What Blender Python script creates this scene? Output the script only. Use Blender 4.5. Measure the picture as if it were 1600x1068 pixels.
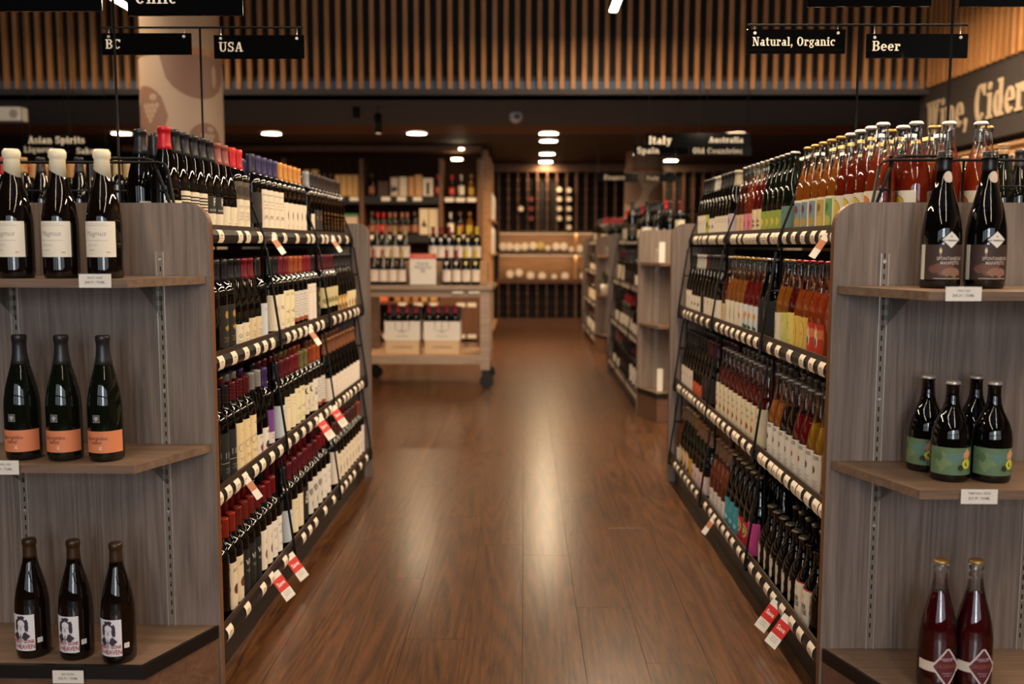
import bpy, math, random
from math import sin, cos, pi, radians as R
from mathutils import Matrix, Vector
random.seed(7)
D = bpy.data
for _o in list(D.objects): D.objects.remove(_o)
SC = bpy.context.scene
COL = SC.collection
# ------------------------------------------------------------------ camera
F, PITCH, YAW, ROLL, EYE = 1509.6, R(5.739), R(0.683), R(0.12), 1.22
cd = D.cameras.new('camera'); cam = D.objects.new('camera', cd); COL.objects.link(cam)
cam.location = (0, 0, EYE)
cam.rotation_euler = (Matrix.Rotation(YAW, 3, 'Z') @ Matrix.Rotation(pi/2-PITCH, 3, 'X') @ Matrix.Rotation(ROLL, 3, 'Z')).to_euler()
cd.sensor_width = 36; cd.lens = F*36/1600
cd.dof.use_dof = True; cd.dof.focus_distance = 2.75; cd.dof.aperture_fstop = 2.3
cd.clip_start = .05; cd.clip_end = 60
SC.camera = cam
CM = cam.rotation_euler.to_matrix()
def at(px, py, Y):
    """the point of the plane y = Y seen at a pixel of the 1600 x 1068 photograph"""
    d = CM @ Vector(((px-800)/F, (534-py)/F, -1))
    k = Y/d.y
    return d.x*k, d.z*k + EYE
# ------------------------------------------------------------------ world, exposure
w = D.worlds.new('world'); SC.world = w; w.use_nodes = True
w.node_tree.nodes['Background'].inputs[0].default_value = (.75, .8, .95, 1)
w.node_tree.nodes['Background'].inputs[1].default_value = .02
SC.view_settings.view_transform = 'Standard'
SC.view_settings.look = 'None'
SC.view_settings.gamma = 1
SC.view_settings.use_curve_mapping = False
SC.view_settings.exposure = 0.05
# ------------------------------------------------------------------ large lights
def area(name, loc, rot, sx, sy, power, col):
    l = D.lights.new(name, 'AREA'); l.shape = 'RECTANGLE'; l.size = sx; l.size_y = sy
    l.energy = power; l.color = col
    o = D.objects.new(name, l); COL.objects.link(o); o.location = loc; o.rotation_euler = rot
    return o
# daylight through the shop front behind the camera (four panes with mullions between)
WIN = [(-3.3, 1.3, 11), (-1.75, 1.3, 13), (1.75, 1.3, 13), (3.1, 1.0, 11), (-.36, .3, 46), (.4, .3, 46)]
for i, (x, sx, pw) in enumerate(WIN):
    area('window_daylight', (x, -3.42, 1.2), (R(90), 0, 0), sx, .85, pw*.42, (.86, .93, 1))
    area('window_daylight', (x, -3.42, 2.2), (R(90), 0, 0), sx, .9, pw*.58, (.86, .93, 1))
WARM = (1, .62, .33)
# ------------------------------------------------------------------ mesh helpers
class MB:
    def __init__(s): s.v = []; s.f = []; s.m = []; s.sm = []
    def face(s, idx, m=0, sm=False): s.f.append(idx); s.m.append(m); s.sm.append(sm)
    def box(s, x0, x1, y0, y1, z0, z1, m=0):
        if x0 > x1: x0, x1 = x1, x0
        if y0 > y1: y0, y1 = y1, y0
        n = len(s.v)
        s.v += [(x0,y0,z0),(x1,y0,z0),(x1,y1,z0),(x0,y1,z0),(x0,y0,z1),(x1,y0,z1),(x1,y1,z1),(x0,y1,z1)]
        for q in ((3,2,1,0),(4,5,6,7),(0,1,5,4),(1,2,6,5),(2,3,7,6),(3,0,4,7)): s.face([n+i for i in q], m)
        return s
    def bevel_box(s, x0, x1, y0, y1, z0, z1, b=.003, m=0):
        """box whose long vertical silhouette is chamfered on every edge of its top and bottom"""
        if x0 > x1: x0, x1 = x1, x0
        if y0 > y1: y0, y1 = y1, y0
        def ring(d, z):
            a = [(x0+b,y0),(x1-b,y0),(x1,y0+b),(x1,y1-b),(x1-b,y1),(x0+b,y1),(x0,y1-b),(x0,y0+b)]
            cx, cy = (x0+x1)/2, (y0+y1)/2
            return [(x+(d if x < cx else -d), y+(d if y < cy else -d), z) for x, y in a]
        rs = [ring(b, z0), ring(0, z0+b), ring(0, z1-b), ring(b, z1)]
        n = len(s.v)
        for r in rs: s.v += r
        s.face([n+7-i for i in range(8)], m); s.face([n+24+i for i in range(8)], m)
        for k in range(3):
            for i in range(8):
                j = (i+1) % 8
                s.face([n+k*8+i, n+k*8+j, n+k*8+8+j, n+k*8+8+i], m)
        return s
    def prism(s, pts, a, b, axis='z', m=0, mside=None):
        """extrude a polygon along an axis; pts are in the other two axes (x,y | x,z for y | y,z for x)"""
        n = len(s.v); k = len(pts)
        def P(u, v, c): return (u, v, c) if axis == 'z' else ((u, c, v) if axis == 'y' else (c, u, v))
        s.v += [P(u, v, a) for u, v in pts] + [P(u, v, b) for u, v in pts]
        s.face([n+i for i in range(k)][::-1], m); s.face([n+k+i for i in range(k)], m)
        for i in range(k):
            j = (i+1) % k
            s.face([n+i, n+j, n+k+j, n+k+i], m if mside is None else mside)
        return s
    def lathe(s, prof, seg=20, m=0, cx=0, cy=0, z=0, sm=True, mats=None):
        n = len(s.v); k = len(prof)
        for r, h in prof:
            for i in range(seg):
                a = 2*pi*i/seg
                s.v.append((cx+r*sin(a), cy-r*cos(a), z+h))
        for p in range(k-1):
            mm = mats[p] if mats else m
            for i in range(seg):
                j = (i+1) % seg
                s.face([n+p*seg+i, n+p*seg+j, n+(p+1)*seg+j, n+(p+1)*seg+i], mm, sm)
        return s
    def tube(s, pts, r=.004, seg=6, m=0):
        pts = [Vector(p) for p in pts]; n = len(s.v)
        for i, p in enumerate(pts):
            if i == 0: t = pts[1]-p
            elif i == len(pts)-1: t = p-pts[i-1]
            else: t = (pts[i+1]-p).normalized()+(p-pts[i-1]).normalized()
            t.normalize()
            up = Vector((0,0,1)) if abs(t.z) < .9 else Vector((1,0,0))
            u = t.cross(up).normalized(); v = t.cross(u)
            for k in range(seg):
                a = 2*pi*k/seg
                s.v.append(tuple(p+u*(r*cos(a))+v*(r*sin(a))))
        for i in range(len(pts)-1):
            for k in range(seg):
                j = (k+1) % seg
                s.face([n+i*seg+k, n+i*seg+j, n+(i+1)*seg+j, n+(i+1)*seg+k], m, True)
        s.face([n+k for k in range(seg)], m); s.face([n+(len(pts)-1)*seg+k for k in range(seg)][::-1], m)
        return s
    def mesh(s, name, mats):
        me = D.meshes.new(name); me.from_pydata(s.v, [], s.f)
        for m in mats: me.materials.append(m)
        me.polygons.foreach_set('material_index', s.m)
        me.polygons.foreach_set('use_smooth', s.sm)
        me.update(); return me
    def build(s, name, mats, parent=None, loc=(0,0,0), rot=0):
        if not isinstance(mats, (list, tuple)): mats = [mats]
        return link(name, s.mesh(name, mats), parent, loc, rot)
def link(name, data, parent=None, loc=(0,0,0), rot=0):
    o = D.objects.new(name, data); COL.objects.link(o); o.parent = parent
    o.location = loc; o.rotation_euler = (0, 0, rot); return o
def tag(o, label=None, cat=None, group=None, kind=None):
    if label: o['label'] = label
    if cat: o['category'] = cat
    if group: o['group'] = group
    if kind: o['kind'] = kind
    return o
def empty(name, loc=(0,0,0), rot=0, label=None, cat=None, group=None, kind=None):
    return tag(link(name, None, None, loc, rot), label, cat, group, kind)
def copy_tree(o, parent=None):
    c = o.copy(); COL.objects.link(c); c.parent = parent
    for ch in KIDS.get(o.name, []): copy_tree(ch, c)
    return c
KIDS = {}
# ------------------------------------------------------------------ materials
_mc = {}
def lin(c):
    return tuple(((x/255)/12.92 if x/255 <= .04045 else ((x/255+.055)/1.055)**2.4) for x in c)
def bsdf(name):
    m = D.materials.new(name); m.use_nodes = True
    return m, m.node_tree, m.node_tree.nodes['Principled BSDF']
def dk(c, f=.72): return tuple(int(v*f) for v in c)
def flat(rgb, rough=.6, metal=0, name=None, coat=0, spec=.5):
    k = (rgb, rough, metal, coat, spec)
    if k in _mc: return _mc[k]
    m, t, b = bsdf(name or 'paint')
    b.inputs['Base Color'].default_value = (*lin(rgb), 1); b.inputs['Roughness'].default_value = rough
    b.inputs['Metallic'].default_value = metal; b.inputs['Coat Weight'].default_value = coat
    b.inputs['Coat Roughness'].default_value = .05; b.inputs['Specular IOR Level'].default_value = spec
    _mc[k] = m; return m
def wood(name, dark, light, scale=(8, 60, 60), rough=.5, bump=.08, ring=.5, objrand=0.0, tint=None, offset=False, spec=.35, wave=.09):
    """procedural wood; grain runs along the axis with the smallest scale"""
    m, t, b = bsdf(name); N = t.nodes.new; L = t.links.new
    tc = N('ShaderNodeTexCoord'); mp = N('ShaderNodeMapping'); mp.inputs['Scale'].default_value = scale
    L(tc.outputs['Object'], mp.inputs['Vector'])
    if offset:
        oi = N('ShaderNodeObjectInfo'); mu = N('ShaderNodeVectorMath'); mu.operation = 'SCALE'
        cb = N('ShaderNodeCombineXYZ'); L(oi.outputs['Random'], cb.inputs[0]); L(oi.outputs['Random'], cb.inputs[1]); L(oi.outputs['Random'], cb.inputs[2])
        L(cb.outputs[0], mu.inputs[0]); mu.inputs['Scale'].default_value = 37
        ad = N('ShaderNodeVectorMath'); ad.operation = 'ADD'; L(tc.outputs['Object'], ad.inputs[0]); L(mu.outputs[0], ad.inputs[1])
        L(ad.outputs[0], mp.inputs['Vector'])
    n1 = N('ShaderNodeTexNoise'); n1.inputs['Scale'].default_value = 1; n1.inputs['Detail'].default_value = 6; n1.inputs['Roughness'].default_value = .65
    n1.inputs['Distortion'].default_value = ring
    L(mp.outputs[0], n1.inputs['Vector'])
    n2 = N('ShaderNodeTexNoise'); n2.inputs['Scale'].default_value = 5.3; n2.inputs['Detail'].default_value = 4; n2.inputs['Roughness'].default_value = .6
    L(mp.outputs[0], n2.inputs['Vector'])
    # growth-ring contours: folds of a very stretched low noise
    n4 = N('ShaderNodeTexNoise'); n4.inputs['Scale'].default_value = .13; n4.inputs['Detail'].default_value = 1.5; n4.inputs['Roughness'].default_value = .45
    L(mp.outputs[0], n4.inputs['Vector'])
    n5 = N('ShaderNodeMath'); n5.operation = 'MULTIPLY'; n5.inputs[1].default_value = 22; L(n4.outputs['Fac'], n5.inputs[0])
    n3 = N('ShaderNodeMath'); n3.operation = 'PINGPONG'; n3.inputs[1].default_value = .5; L(n5.outputs[0], n3.inputs[0])
    n6 = N('ShaderNodeMath'); n6.operation = 'MULTIPLY'; n6.inputs[1].default_value = 2; L(n3.outputs[0], n6.inputs[0]); n3 = n6
    m0 = N('ShaderNodeMix'); m0.data_type = 'FLOAT'; m0.inputs[0].default_value = .4
    L(n1.outputs['Fac'], m0.inputs[2]); L(n2.outputs['Fac'], m0.inputs[3])
    mx = N('ShaderNodeMix'); mx.data_type = 'FLOAT'; mx.inputs[0].default_value = wave
    L(m0.outputs[0], mx.inputs[2]); L(n3.outputs[0], mx.inputs[3])
    cr = N('ShaderNodeValToRGB'); cr.color_ramp.elements[0].position = .34; cr.color_ramp.elements[1].position = .66
    cr.color_ramp.elements[0].color = (*lin(dark), 1); cr.color_ramp.elements[1].color = (*lin(light), 1)
    L(mx.outputs[0], cr.inputs[0]); out = cr.outputs[0]
    if objrand:
        oi2 = N('ShaderNodeObjectInfo'); mr = N('ShaderNodeMapRange')
        mr.inputs[3].default_value = 1-objrand; mr.inputs[4].default_value = 1+objrand
        L(oi2.outputs['Random'], mr.inputs[0])
        hv = N('ShaderNodeHueSaturation'); L(mr.outputs[0], hv.inputs['Value']); L(out, hv.inputs['Color']); out = hv.outputs[0]
    L(out, b.inputs['Base Color'])
    b.inputs['Roughness'].default_value = rough; b.inputs['Specular IOR Level'].default_value = spec
    bp = N('ShaderNodeBump'); bp.inputs['Strength'].default_value = bump; bp.inputs['Distance'].default_value = .002
    L(mx.outputs[0], bp.inputs['Height']); L(bp.outputs[0], b.inputs['Normal'])
    return m
def emit(name, col, s):
    m = D.materials.new(name); m.use_nodes = True; t = m.node_tree; t.nodes.clear()
    e = t.nodes.new('ShaderNodeEmission'); o = t.nodes.new('ShaderNodeOutputMaterial')
    e.inputs[0].default_value = (*col, 1); e.inputs[1].default_value = s; t.links.new(e.outputs[0], o.inputs[0]); return m
def clear_glass(name, tint=(.96, .97, .95)):
    m = D.materials.new(name); m.use_nodes = True; t = m.node_tree; t.nodes.clear(); N = t.nodes.new; L = t.links.new
    tr = N('ShaderNodeBsdfTransparent'); tr.inputs[0].default_value = (*tint, 1)
    gl = N('ShaderNodeBsdfGlossy'); gl.inputs['Roughness'].default_value = .03; gl.inputs[0].default_value = (1,1,1,1)
    lw = N('ShaderNodeFresnel'); lw.inputs[0].default_value = 1.5
    ma = N('ShaderNodeMath'); ma.operation = 'MULTIPLY_ADD'; ma.inputs[1].default_value = .9; ma.inputs[2].default_value = .03
    mx = N('ShaderNodeMixShader'); o = N('ShaderNodeOutputMaterial')
    L(lw.outputs[0], ma.inputs[0]); L(ma.outputs[0], mx.inputs[0]); L(tr.outputs[0], mx.inputs[1]); L(gl.outputs[0], mx.inputs[2]); L(mx.outputs[0], o.inputs[0])
    return m
def liquid(rgb):
    k = ('liq', rgb)
    if k in _mc: return _mc[k]
    m, t, b = bsdf('drink')
    b.inputs['Base Color'].default_value = (*lin(rgb), 1); b.inputs['Roughness'].default_value = .04
    b.inputs['Transmission Weight'].default_value = .42; b.inputs['IOR'].default_value = 1.33
    _mc[k] = m; return m
M = {}
M['laminate'] = wood('grey laminate', (100, 86, 77), (141, 124, 112), (52, 52, 1.7), .55, .08, 1.1, wave=.14)
M['laminate_h'] = wood('brown laminate', (94, 74, 60), (130, 106, 88), (2.5, 40, 40), .45, .05, .6)
M['edge'] = wood('edge banding', (94, 60, 38), (122, 82, 54), (60, 60, 3), .5, .03, .3)
M['floor'] = wood('vinyl plank', (40, 22, 11), (108, 68, 37), (40, 2.4, 40), .28, .3, 1.6, .07, offset=True, spec=.55, wave=.12)
M['floor'].node_tree.nodes['Principled BSDF'].inputs['Coat Weight'].default_value = .3
M['floor'].node_tree.nodes['Principled BSDF'].inputs['Coat Roughness'].default_value = .2
M['floor_base'] = flat((44, 26, 16), .6, name='floor screed')
M['slat'] = wood('oak slat', (176, 116, 64), (208, 150, 92), (40, 40, 3), .55, .05, .5, .14, offset=True)
M['oak'] = wood('walnut veneer', (84, 56, 38), (116, 80, 56), (30, 30, 2), .5, .05, .5)
M['oak_l'] = wood('pale oak veneer', (160, 118, 80), (196, 152, 108), (3, 30, 30), .5, .05, .5)
M['cart'] = wood('grey beige wood', (142, 120, 104), (172, 148, 128), (3, 35, 35), .5, .04, .5)
M['wall'] = flat((26, 25, 26), .8, name='dark wall')
M['fascia'] = flat((64, 56, 52), .7, name='fascia paint')
M['ledge'] = flat((60, 56, 55), .7, name='ledge paint')
M['ceil'] = flat((84, 104, 128), .85, name='ceiling paint')
M['ceil_back'] = flat((52, 38, 28), .7, name='brown ceiling paint')
M['black'] = flat((8, 7, 7), .6, spec=.25, name='black metal')
M['black_rail'] = flat((13, 11, 10), .4, name='black plastic')
M['lip'] = flat((48, 34, 27), .4, name='brown shelf lip')
M['deck'] = flat((13, 11, 10), .7, name='dark shelf')
M['steel'] = flat((214, 206, 196), .35, .7, name='zinc track')
M['slot'] = flat((20, 16, 14), .8, name='slot')
M['acrylic'] = flat((8, 8, 9), .06, 0, name='black gloss acrylic', coat=.6)
M['card'] = flat((226, 218, 206), .6, name='white card')
M['tagcard'] = flat((230, 216, 198), .6, name='tag card')
M['ink'] = flat((40, 36, 36), .7, name='ink')
M['faint'] = flat((150, 142, 134), .7, name='faint ink')
M['letter'] = flat((236, 226, 208), .5, name='cream letters')
M['red'] = flat((206, 44, 40), .5, name='red card')
M['dark_glass'] = flat((7, 6, 5), .03, 0, name='dark glass', coat=0, spec=.6)
M['green_glass'] = flat((12, 16, 9), .03, 0, name='dark green glass', coat=0, spec=.6)
M['brown_glass'] = flat((15, 8, 5), .03, 0, name='brown glass', coat=0, spec=.6)
M['clear'] = clear_glass('clear glass')
M['rubber'] = flat((16, 16, 16), .6, name='rubber')
M['white'] = flat((232, 226, 216), .5, name='white plastic')
M['column'] = flat((168, 144, 124), .6, name='column wrap')
M['taupe'] = flat((128, 94, 78), .6, name='taupe print')
M['pale'] = flat((164, 138, 118), .6, name='pale print')
LAMP = emit('lamp diffuser', (1, .88, .6), 55)
TUBE = emit('tube diffuser', (1, .84, .66), 15)
# ------------------------------------------------------------------ prints wrapped on cylinders
_tc = {}
def text_mesh(s, align='CENTER', bold=.0, shear=0, res=2):
    k = (s, align, bold, shear)
    if k in _tc: return _tc[k]
    c = D.curves.new('t', 'FONT'); c.body = s; c.align_x = align; c.size = 1; c.resolution_u = res; c.offset = bold; c.shear = shear
    c.align_y = 'CENTER'; c.space_line = .85; c.fill_mode = 'FRONT'
    o = D.objects.new('t', c); COL.objects.link(o)
    bpy.context.view_layer.update()
    me = D.meshes.new_from_object(o.evaluated_get(bpy.context.evaluated_depsgraph_get()))
    r = ([(v.co.x, v.co.y) for v in me.vertices], [list(p.vertices) for p in me.polygons])
    D.objects.remove(o); D.curves.remove(c); D.meshes.remove(me); _tc[k] = r; return r
def print_items(mb, items, r, dr=.0004, rf=None):
    """items drawn on a cylinder of radius r, centre facing -y; (u, z) in metres"""
    lev = [0]
    def P(u, z, rr):
        a = u/r
        if rf: rr += rf(z)-r
        return (rr*sin(a), -rr*cos(a), z)
    for it in items:
        kind, mi = it[0], it[1]
        lev[0] += 1; rr = r+dr+.00012*lev[0]
        if kind == 'text':
            _, mi, s, size, u, z = it[:6]; opt = it[6] if len(it) > 6 else {}
            vs, fs = text_mesh(s, opt.get('align', 'CENTER'), opt.get('bold', .0), opt.get('shear', 0))
            sx = size*opt.get('sx', 1); n = len(mb.v); rot = opt.get('rot', 0)
            cr, sr = cos(rot), sin(rot)
            for x, y in vs:
                xx, yy = x*sx, y*size
                mb.v.append(P(u+xx*cr-yy*sr, z+xx*sr+yy*cr, rr))
            for f in fs: mb.face([n+i for i in f], mi)
        else:
            # region between lower(u) and upper(u)
            if kind == 'rect': _, mi, u0, u1, z0, z1 = it; lo = lambda u: z0; hi = lambda u: z1
            elif kind == 'disc' or kind == 'oval':
                _, mi, uc, zc, ru = it[:5]; rz = it[5] if len(it) > 5 else ru
                u0, u1 = uc-ru, uc+ru
                def hi(u, uc=uc, zc=zc, ru=ru, rz=rz): return zc+rz*math.sqrt(max(0, 1-((u-uc)/ru)**2))
                def lo(u, uc=uc, zc=zc, ru=ru, rz=rz): return zc-rz*math.sqrt(max(0, 1-((u-uc)/ru)**2))
            elif kind == 'halfdisc':
                _, mi, uc, zc, ru, rz = it; u0, u1 = uc-ru, uc+ru
                def hi(u, zc=zc): return zc
                def lo(u, uc=uc, zc=zc, ru=ru, rz=rz): return zc-rz*math.sqrt(max(0, 1-((u-uc)/ru)**2))
            elif kind == 'diamond':
                _, mi, uc, zc, ru, rz = it; u0, u1 = uc-ru, uc+ru
                def hi(u, uc=uc, zc=zc, ru=ru, rz=rz): return zc+rz*(1-abs(u-uc)/ru)
                def lo(u, uc=uc, zc=zc, ru=ru, rz=rz): return zc-rz*(1-abs(u-uc)/ru)
            elif kind == 'blob':   # jagged patch, for drawings
                _, mi, uc, zc, ru, rz, sd = it; u0, u1 = uc-ru, uc+ru; rg = random.Random(sd)
                js = [rg.uniform(.45, 1.1) for _ in range(24)]
                def hi(u, uc=uc, zc=zc, ru=ru, rz=rz, js=js): return zc+rz*math.sqrt(max(0, 1-((u-uc)/ru)**2))*js[int((u-uc+ru)/(2*ru)*11.99)]
                def lo(u, uc=uc, zc=zc, ru=ru, rz=rz, js=js): return zc-rz*math.sqrt(max(0, 1-((u-uc)/ru)**2))*js[12+int((u-uc+ru)/(2*ru)*11.99)]
            k = max(2, min(28, int((u1-u0)/r/.16)+1)); 
            if kind != 'rect': k = max(k, 10)
            n = len(mb.v)
            for i in range(k+1):
                u = u0+(u1-u0)*i/k; mb.v.append(P(u, lo(u), rr)); mb.v.append(P(u, hi(u), rr))
            for i in range(k): mb.face([n+2*i, n+2*i+2, n+2*i+3, n+2*i+1], mi, True)
# ------------------------------------------------------------------ bottle shapes  (radius, height)
PROF = {
 'bordeaux': [(0,.004),(.026,0),(.0345,0),(.0373,.005),(.0375,.02),(.0375,.188),(.0365,.199),(.033,.209),(.026,.218),(.019,.226),(.0155,.236),(.0145,.25),(.0142,.283),(.0158,.285),(.0158,.295),(.0142,.298),(0,.298)],
 'burgundy': [(0,.004),(.028,0),(.037,0),(.0405,.006),(.041,.02),(.041,.125),(.0395,.147),(.0355,.172),(.0295,.197),(.0235,.219),(.0185,.238),(.0158,.256),(.0148,.284),(.0166,.286),(.0166,.295),(.0148,.298),(0,.298)],
 'flute': [(0,.004),(.026,0),(.034,0),(.037,.005),(.037,.02),(.037,.125),(.0355,.15),(.0315,.185),(.026,.215),(.0205,.245),(.0165,.272),(.0148,.296),(.0142,.316),(.0158,.318),(.0158,.327),(.0142,.33),(0,.33)],
 'champagne': [(0,.006),(.03,0),(.041,0),(.0445,.006),(.045,.02),(.045,.118),(.0432,.14),(.0385,.168),(.0315,.196),(.0245,.222),(.019,.246),(.0162,.268),(.0155,.292),(.0178,.294),(.0178,.303),(.0155,.305),(.0155,.312),(0,.312)],
 'cider': [(0,.005),(.028,0),(.0375,0),(.0405,.006),(.041,.02),(.041,.12),(.0398,.142),(.036,.168),(.030,.192),(.0235,.215),(.0182,.238),(.0158,.258),(.0148,.28),(.0148,.287),(.0166,.289),(.0166,.296),(.0145,.298),(0,.298)],
 'stout': [(0,.004),(.03,0),(.0405,0),(.0438,.006),(.044,.02),(.044,.098),(.0418,.118),(.036,.137),(.028,.153),(.021,.168),(.0165,.184),(.0148,.2),(.0142,.222),(.0162,.224),(.0162,.231),(.0142,.233),(0,.233)],
 'spirit': [(0,.003),(.032,0),(.039,.002),(.04,.01),(.04,.16),(.037,.175),(.028,.188),(.018,.2),(.0145,.215),(.0145,.245),(.018,.247),(.018,.27),(.0165,.273),(0,.273)],
}
HT = {'bordeaux': .298, 'burgundy': .298, 'flute': .33, 'champagne': .312, 'cider': .298, 'stout': .233, 'spirit': .273}
RB = {'bordeaux': .0375, 'burgundy': .041, 'flute': .037, 'champagne': .045, 'cider': .041, 'stout': .044, 'spirit': .04}
def r_at(shape, z):
    p = PROF[shape]
    for (r0, z0), (r1, z1) in zip(p[2:], p[3:]):
        if z0 <= z <= z1 and z1 > z0: return r0+(r1-r0)*(z-z0)/(z1-z0)
    return p[-2][0]
def cap_mesh(shape, kind):
    H = HT[shape]; mb = MB()
    if kind in ('foil', 'short', 'screw', 'wax', 'drip'):
        z0 = H-{'foil': .068, 'short': .045, 'screw': .058, 'wax': .062, 'drip': .05}[kind]
        e = {'foil': .0006, 'short': .0006, 'screw': .0012, 'wax': .0016, 'drip': .0024}[kind]
        zs = [z0+(H-.013-z0)*i/5 for i in range(6)]
        pr = [(r_at(shape, z0), z0)]+[(r_at(shape, z)+e, z+.0005) for z in zs]
        top = r_at(shape, H-.008)+e
        if kind == 'screw': pr = [(r_at(shape, z0), z0)] + [(top-(.0007 if i % 3 == 0 else 0), z0+(H-z0)*i/16) for i in range(17)] + [(top-.002, H+.0015), (0, H+.0018)]
        else: pr += [(top, H-.012), (top, H-.002), (top-.002, H+.001), (0, H+.0012)]
        if kind == 'drip':
            pr = [(r_at(shape, z0), z0), (r_at(shape, z0)+e, z0+.001), (r_at(shape, H-.02)+e, H-.022), (r_at(shape, H-.02)+e+.0004, H-.02), (top+.0012, H-.016), (top+.0012, H-.004), (top-.003, H+.003), (0, H+.004)]
        mb.lathe(pr, 18)
        if kind == 'drip':   # wax dipped at a slant: longer on one side
            for i, v in enumerate(mb.v):
                if i < 36: mb.v[i] = (v[0], v[1], v[2]+v[0]*-.55-.004)
    elif kind == 'crown':
        r = r_at(shape, H-.008)
        seg = 24; n0 = 0
        for k, (rr, z) in enumerate([(r+.0012, H-.0065), (r+.0018, H-.006), (r+.0004, H-.001), (r-.003, H+.0016), (0, H+.002)]):
            for i in range(seg):
                a = 2*pi*i/seg; q = rr+(.0009 if (i % 2 and k < 2) else 0)
                mb.v.append((q*sin(a), -q*cos(a), z))
        for k in range(4):
            for i in range(seg):
                j = (i+1) % seg; mb.face([k*seg+i, k*seg+j, (k+1)*seg+j, (k+1)*seg+i], 0, k > 0)
    elif kind == 'cork':
        r = r_at(shape, H-.01)
        mb.lathe([(r+.001, H-.03), (r+.0015, H-.014), (r-.001, H-.012), (r+.004, H-.002), (r+.0035, H+.008), (0, H+.011)], 18)
    return mb
class Spec:
    """a kind of bottle: shape, glass, cap (kind, colour), labels, drink"""
    def __init__(s, desc, shape='bordeaux', glass='dark_glass', cap=('foil', (30, 28, 30)), labels=(), drink=None, name='wine_bottle', cat='wine bottle', seg=20, fill=None, cap_rough=.35, plural=None, scale=1):
        s.__dict__.update(locals()); s.root = None
        s.used = 0
    def make(s):
        H = HT[s.shape]; g = M[s.glass] if isinstance(s.glass, str) else s.glass
        prof = PROF[s.shape]
        root = MB().lathe(prof, s.seg).build(s.name, M['clear'] if s.drink else g)
        kids = []
        if s.drink:
            f = s.fill or H*.69
            pr = [(max(0, r-.0022), max(.006, z)) for r, z in prof[2:] if z < f]
            pr = [(0, .006)]+pr+[(max(0, r_at(s.shape, f)-.0022), f), (0, f)]
            kids.append(MB().lathe(pr, 16).build('drink', liquid(s.drink), root))
        if s.cap:
            nm = {'crown': 'crown_cap', 'screw': 'screw_cap', 'cork': 'cork', 'wax': 'wax_seal', 'drip': 'wax_seal'}.get(s.cap[0], 'capsule')
            met = .6 if s.cap[0] == 'crown' and min(s.cap[1]) < 225 else (.3 if s.cap[0] == 'screw' else 0)
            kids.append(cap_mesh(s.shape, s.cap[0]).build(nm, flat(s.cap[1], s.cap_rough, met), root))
        for lb in s.labels:
            # (name, background colour, half span in degrees, z0, z1, items, colours)
            nm, bg, half, z0, z1, items, cols = lb[:7]; cen = lb[7] if len(lb) > 7 else 0
            r = max(r_at(s.shape, z0+.002), r_at(s.shape, z1-.002)); mb = MB(); mats = []
            if bg is not None:
                mats.append(flat(bg, .6)); hw = R(half)*r
                zs = [z0]+[z for _, z in PROF[s.shape][3:] if z0+.002 < z < z1-.002]+[z1]; n = 14; k = len(zs)
                for i in range(n+1):
                    a = R(-half)+2*R(half)*i/n
                    for zz in zs: rr = r_at(s.shape, zz)+.0004; mb.v.append((rr*sin(a), -rr*cos(a), zz))
                for i in range(n):
                    for q in range(k-1): mb.face([k*i+q, k*i+k+q, k*i+k+q+1, k*i+q+1], 0, True)
            off = len(mats)
            mats += [flat(c, .6) for c in cols]
            its = [(it[0], it[1]+off)+tuple(it[2:]) for it in items]
            print_items(mb, its, r, rf=lambda z: r_at(s.shape, z))
            kids.append(mb.build(nm, mats, root, rot=R(cen)))
        KIDS[root.name] = kids
        s.root = root
        if s.scale != 1: root.scale = (s.scale,)*3
        return root
    def place(s, loc, rot=0, label=None, group=None):
        if s.root is None: o = s.make()
        else: o = copy_tree(s.root)
        o.location = loc; o.rotation_euler = (0, 0, rot)
        for k in ('label', 'category', 'group'):
            if k in o: del o[k]
        return tag(o, label or s.desc, s.cat, group)
NUM = ['zero', 'one', 'two', 'three', 'four', 'five', 'six', 'seven', 'eight', 'nine', 'ten', 'eleven', 'twelve', 'thirteen', 'fourteen']
ORD = ['first', 'second', 'third', 'fourth', 'fifth', 'sixth', 'seventh', 'eighth', 'ninth', 'tenth', 'eleventh', 'twelfth', 'thirteenth']
def rank(i, n, near='nearest', far='farthest'):
    if n == 1: return ''
    if i == 0: return f', {near} of {NUM[n]}'
    if i == n-1: return f', {far} of {NUM[n]}'
    return f', {ORD[i]} {near} of {NUM[n]}'
def rank_lr(i, n):
    if n == 1: return ''
    if i == 0: return f', leftmost of {NUM[n]}'
    if i == n-1: return f', rightmost of {NUM[n]}'
    return f', {ORD[i]} from left of {NUM[n]}'
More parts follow.
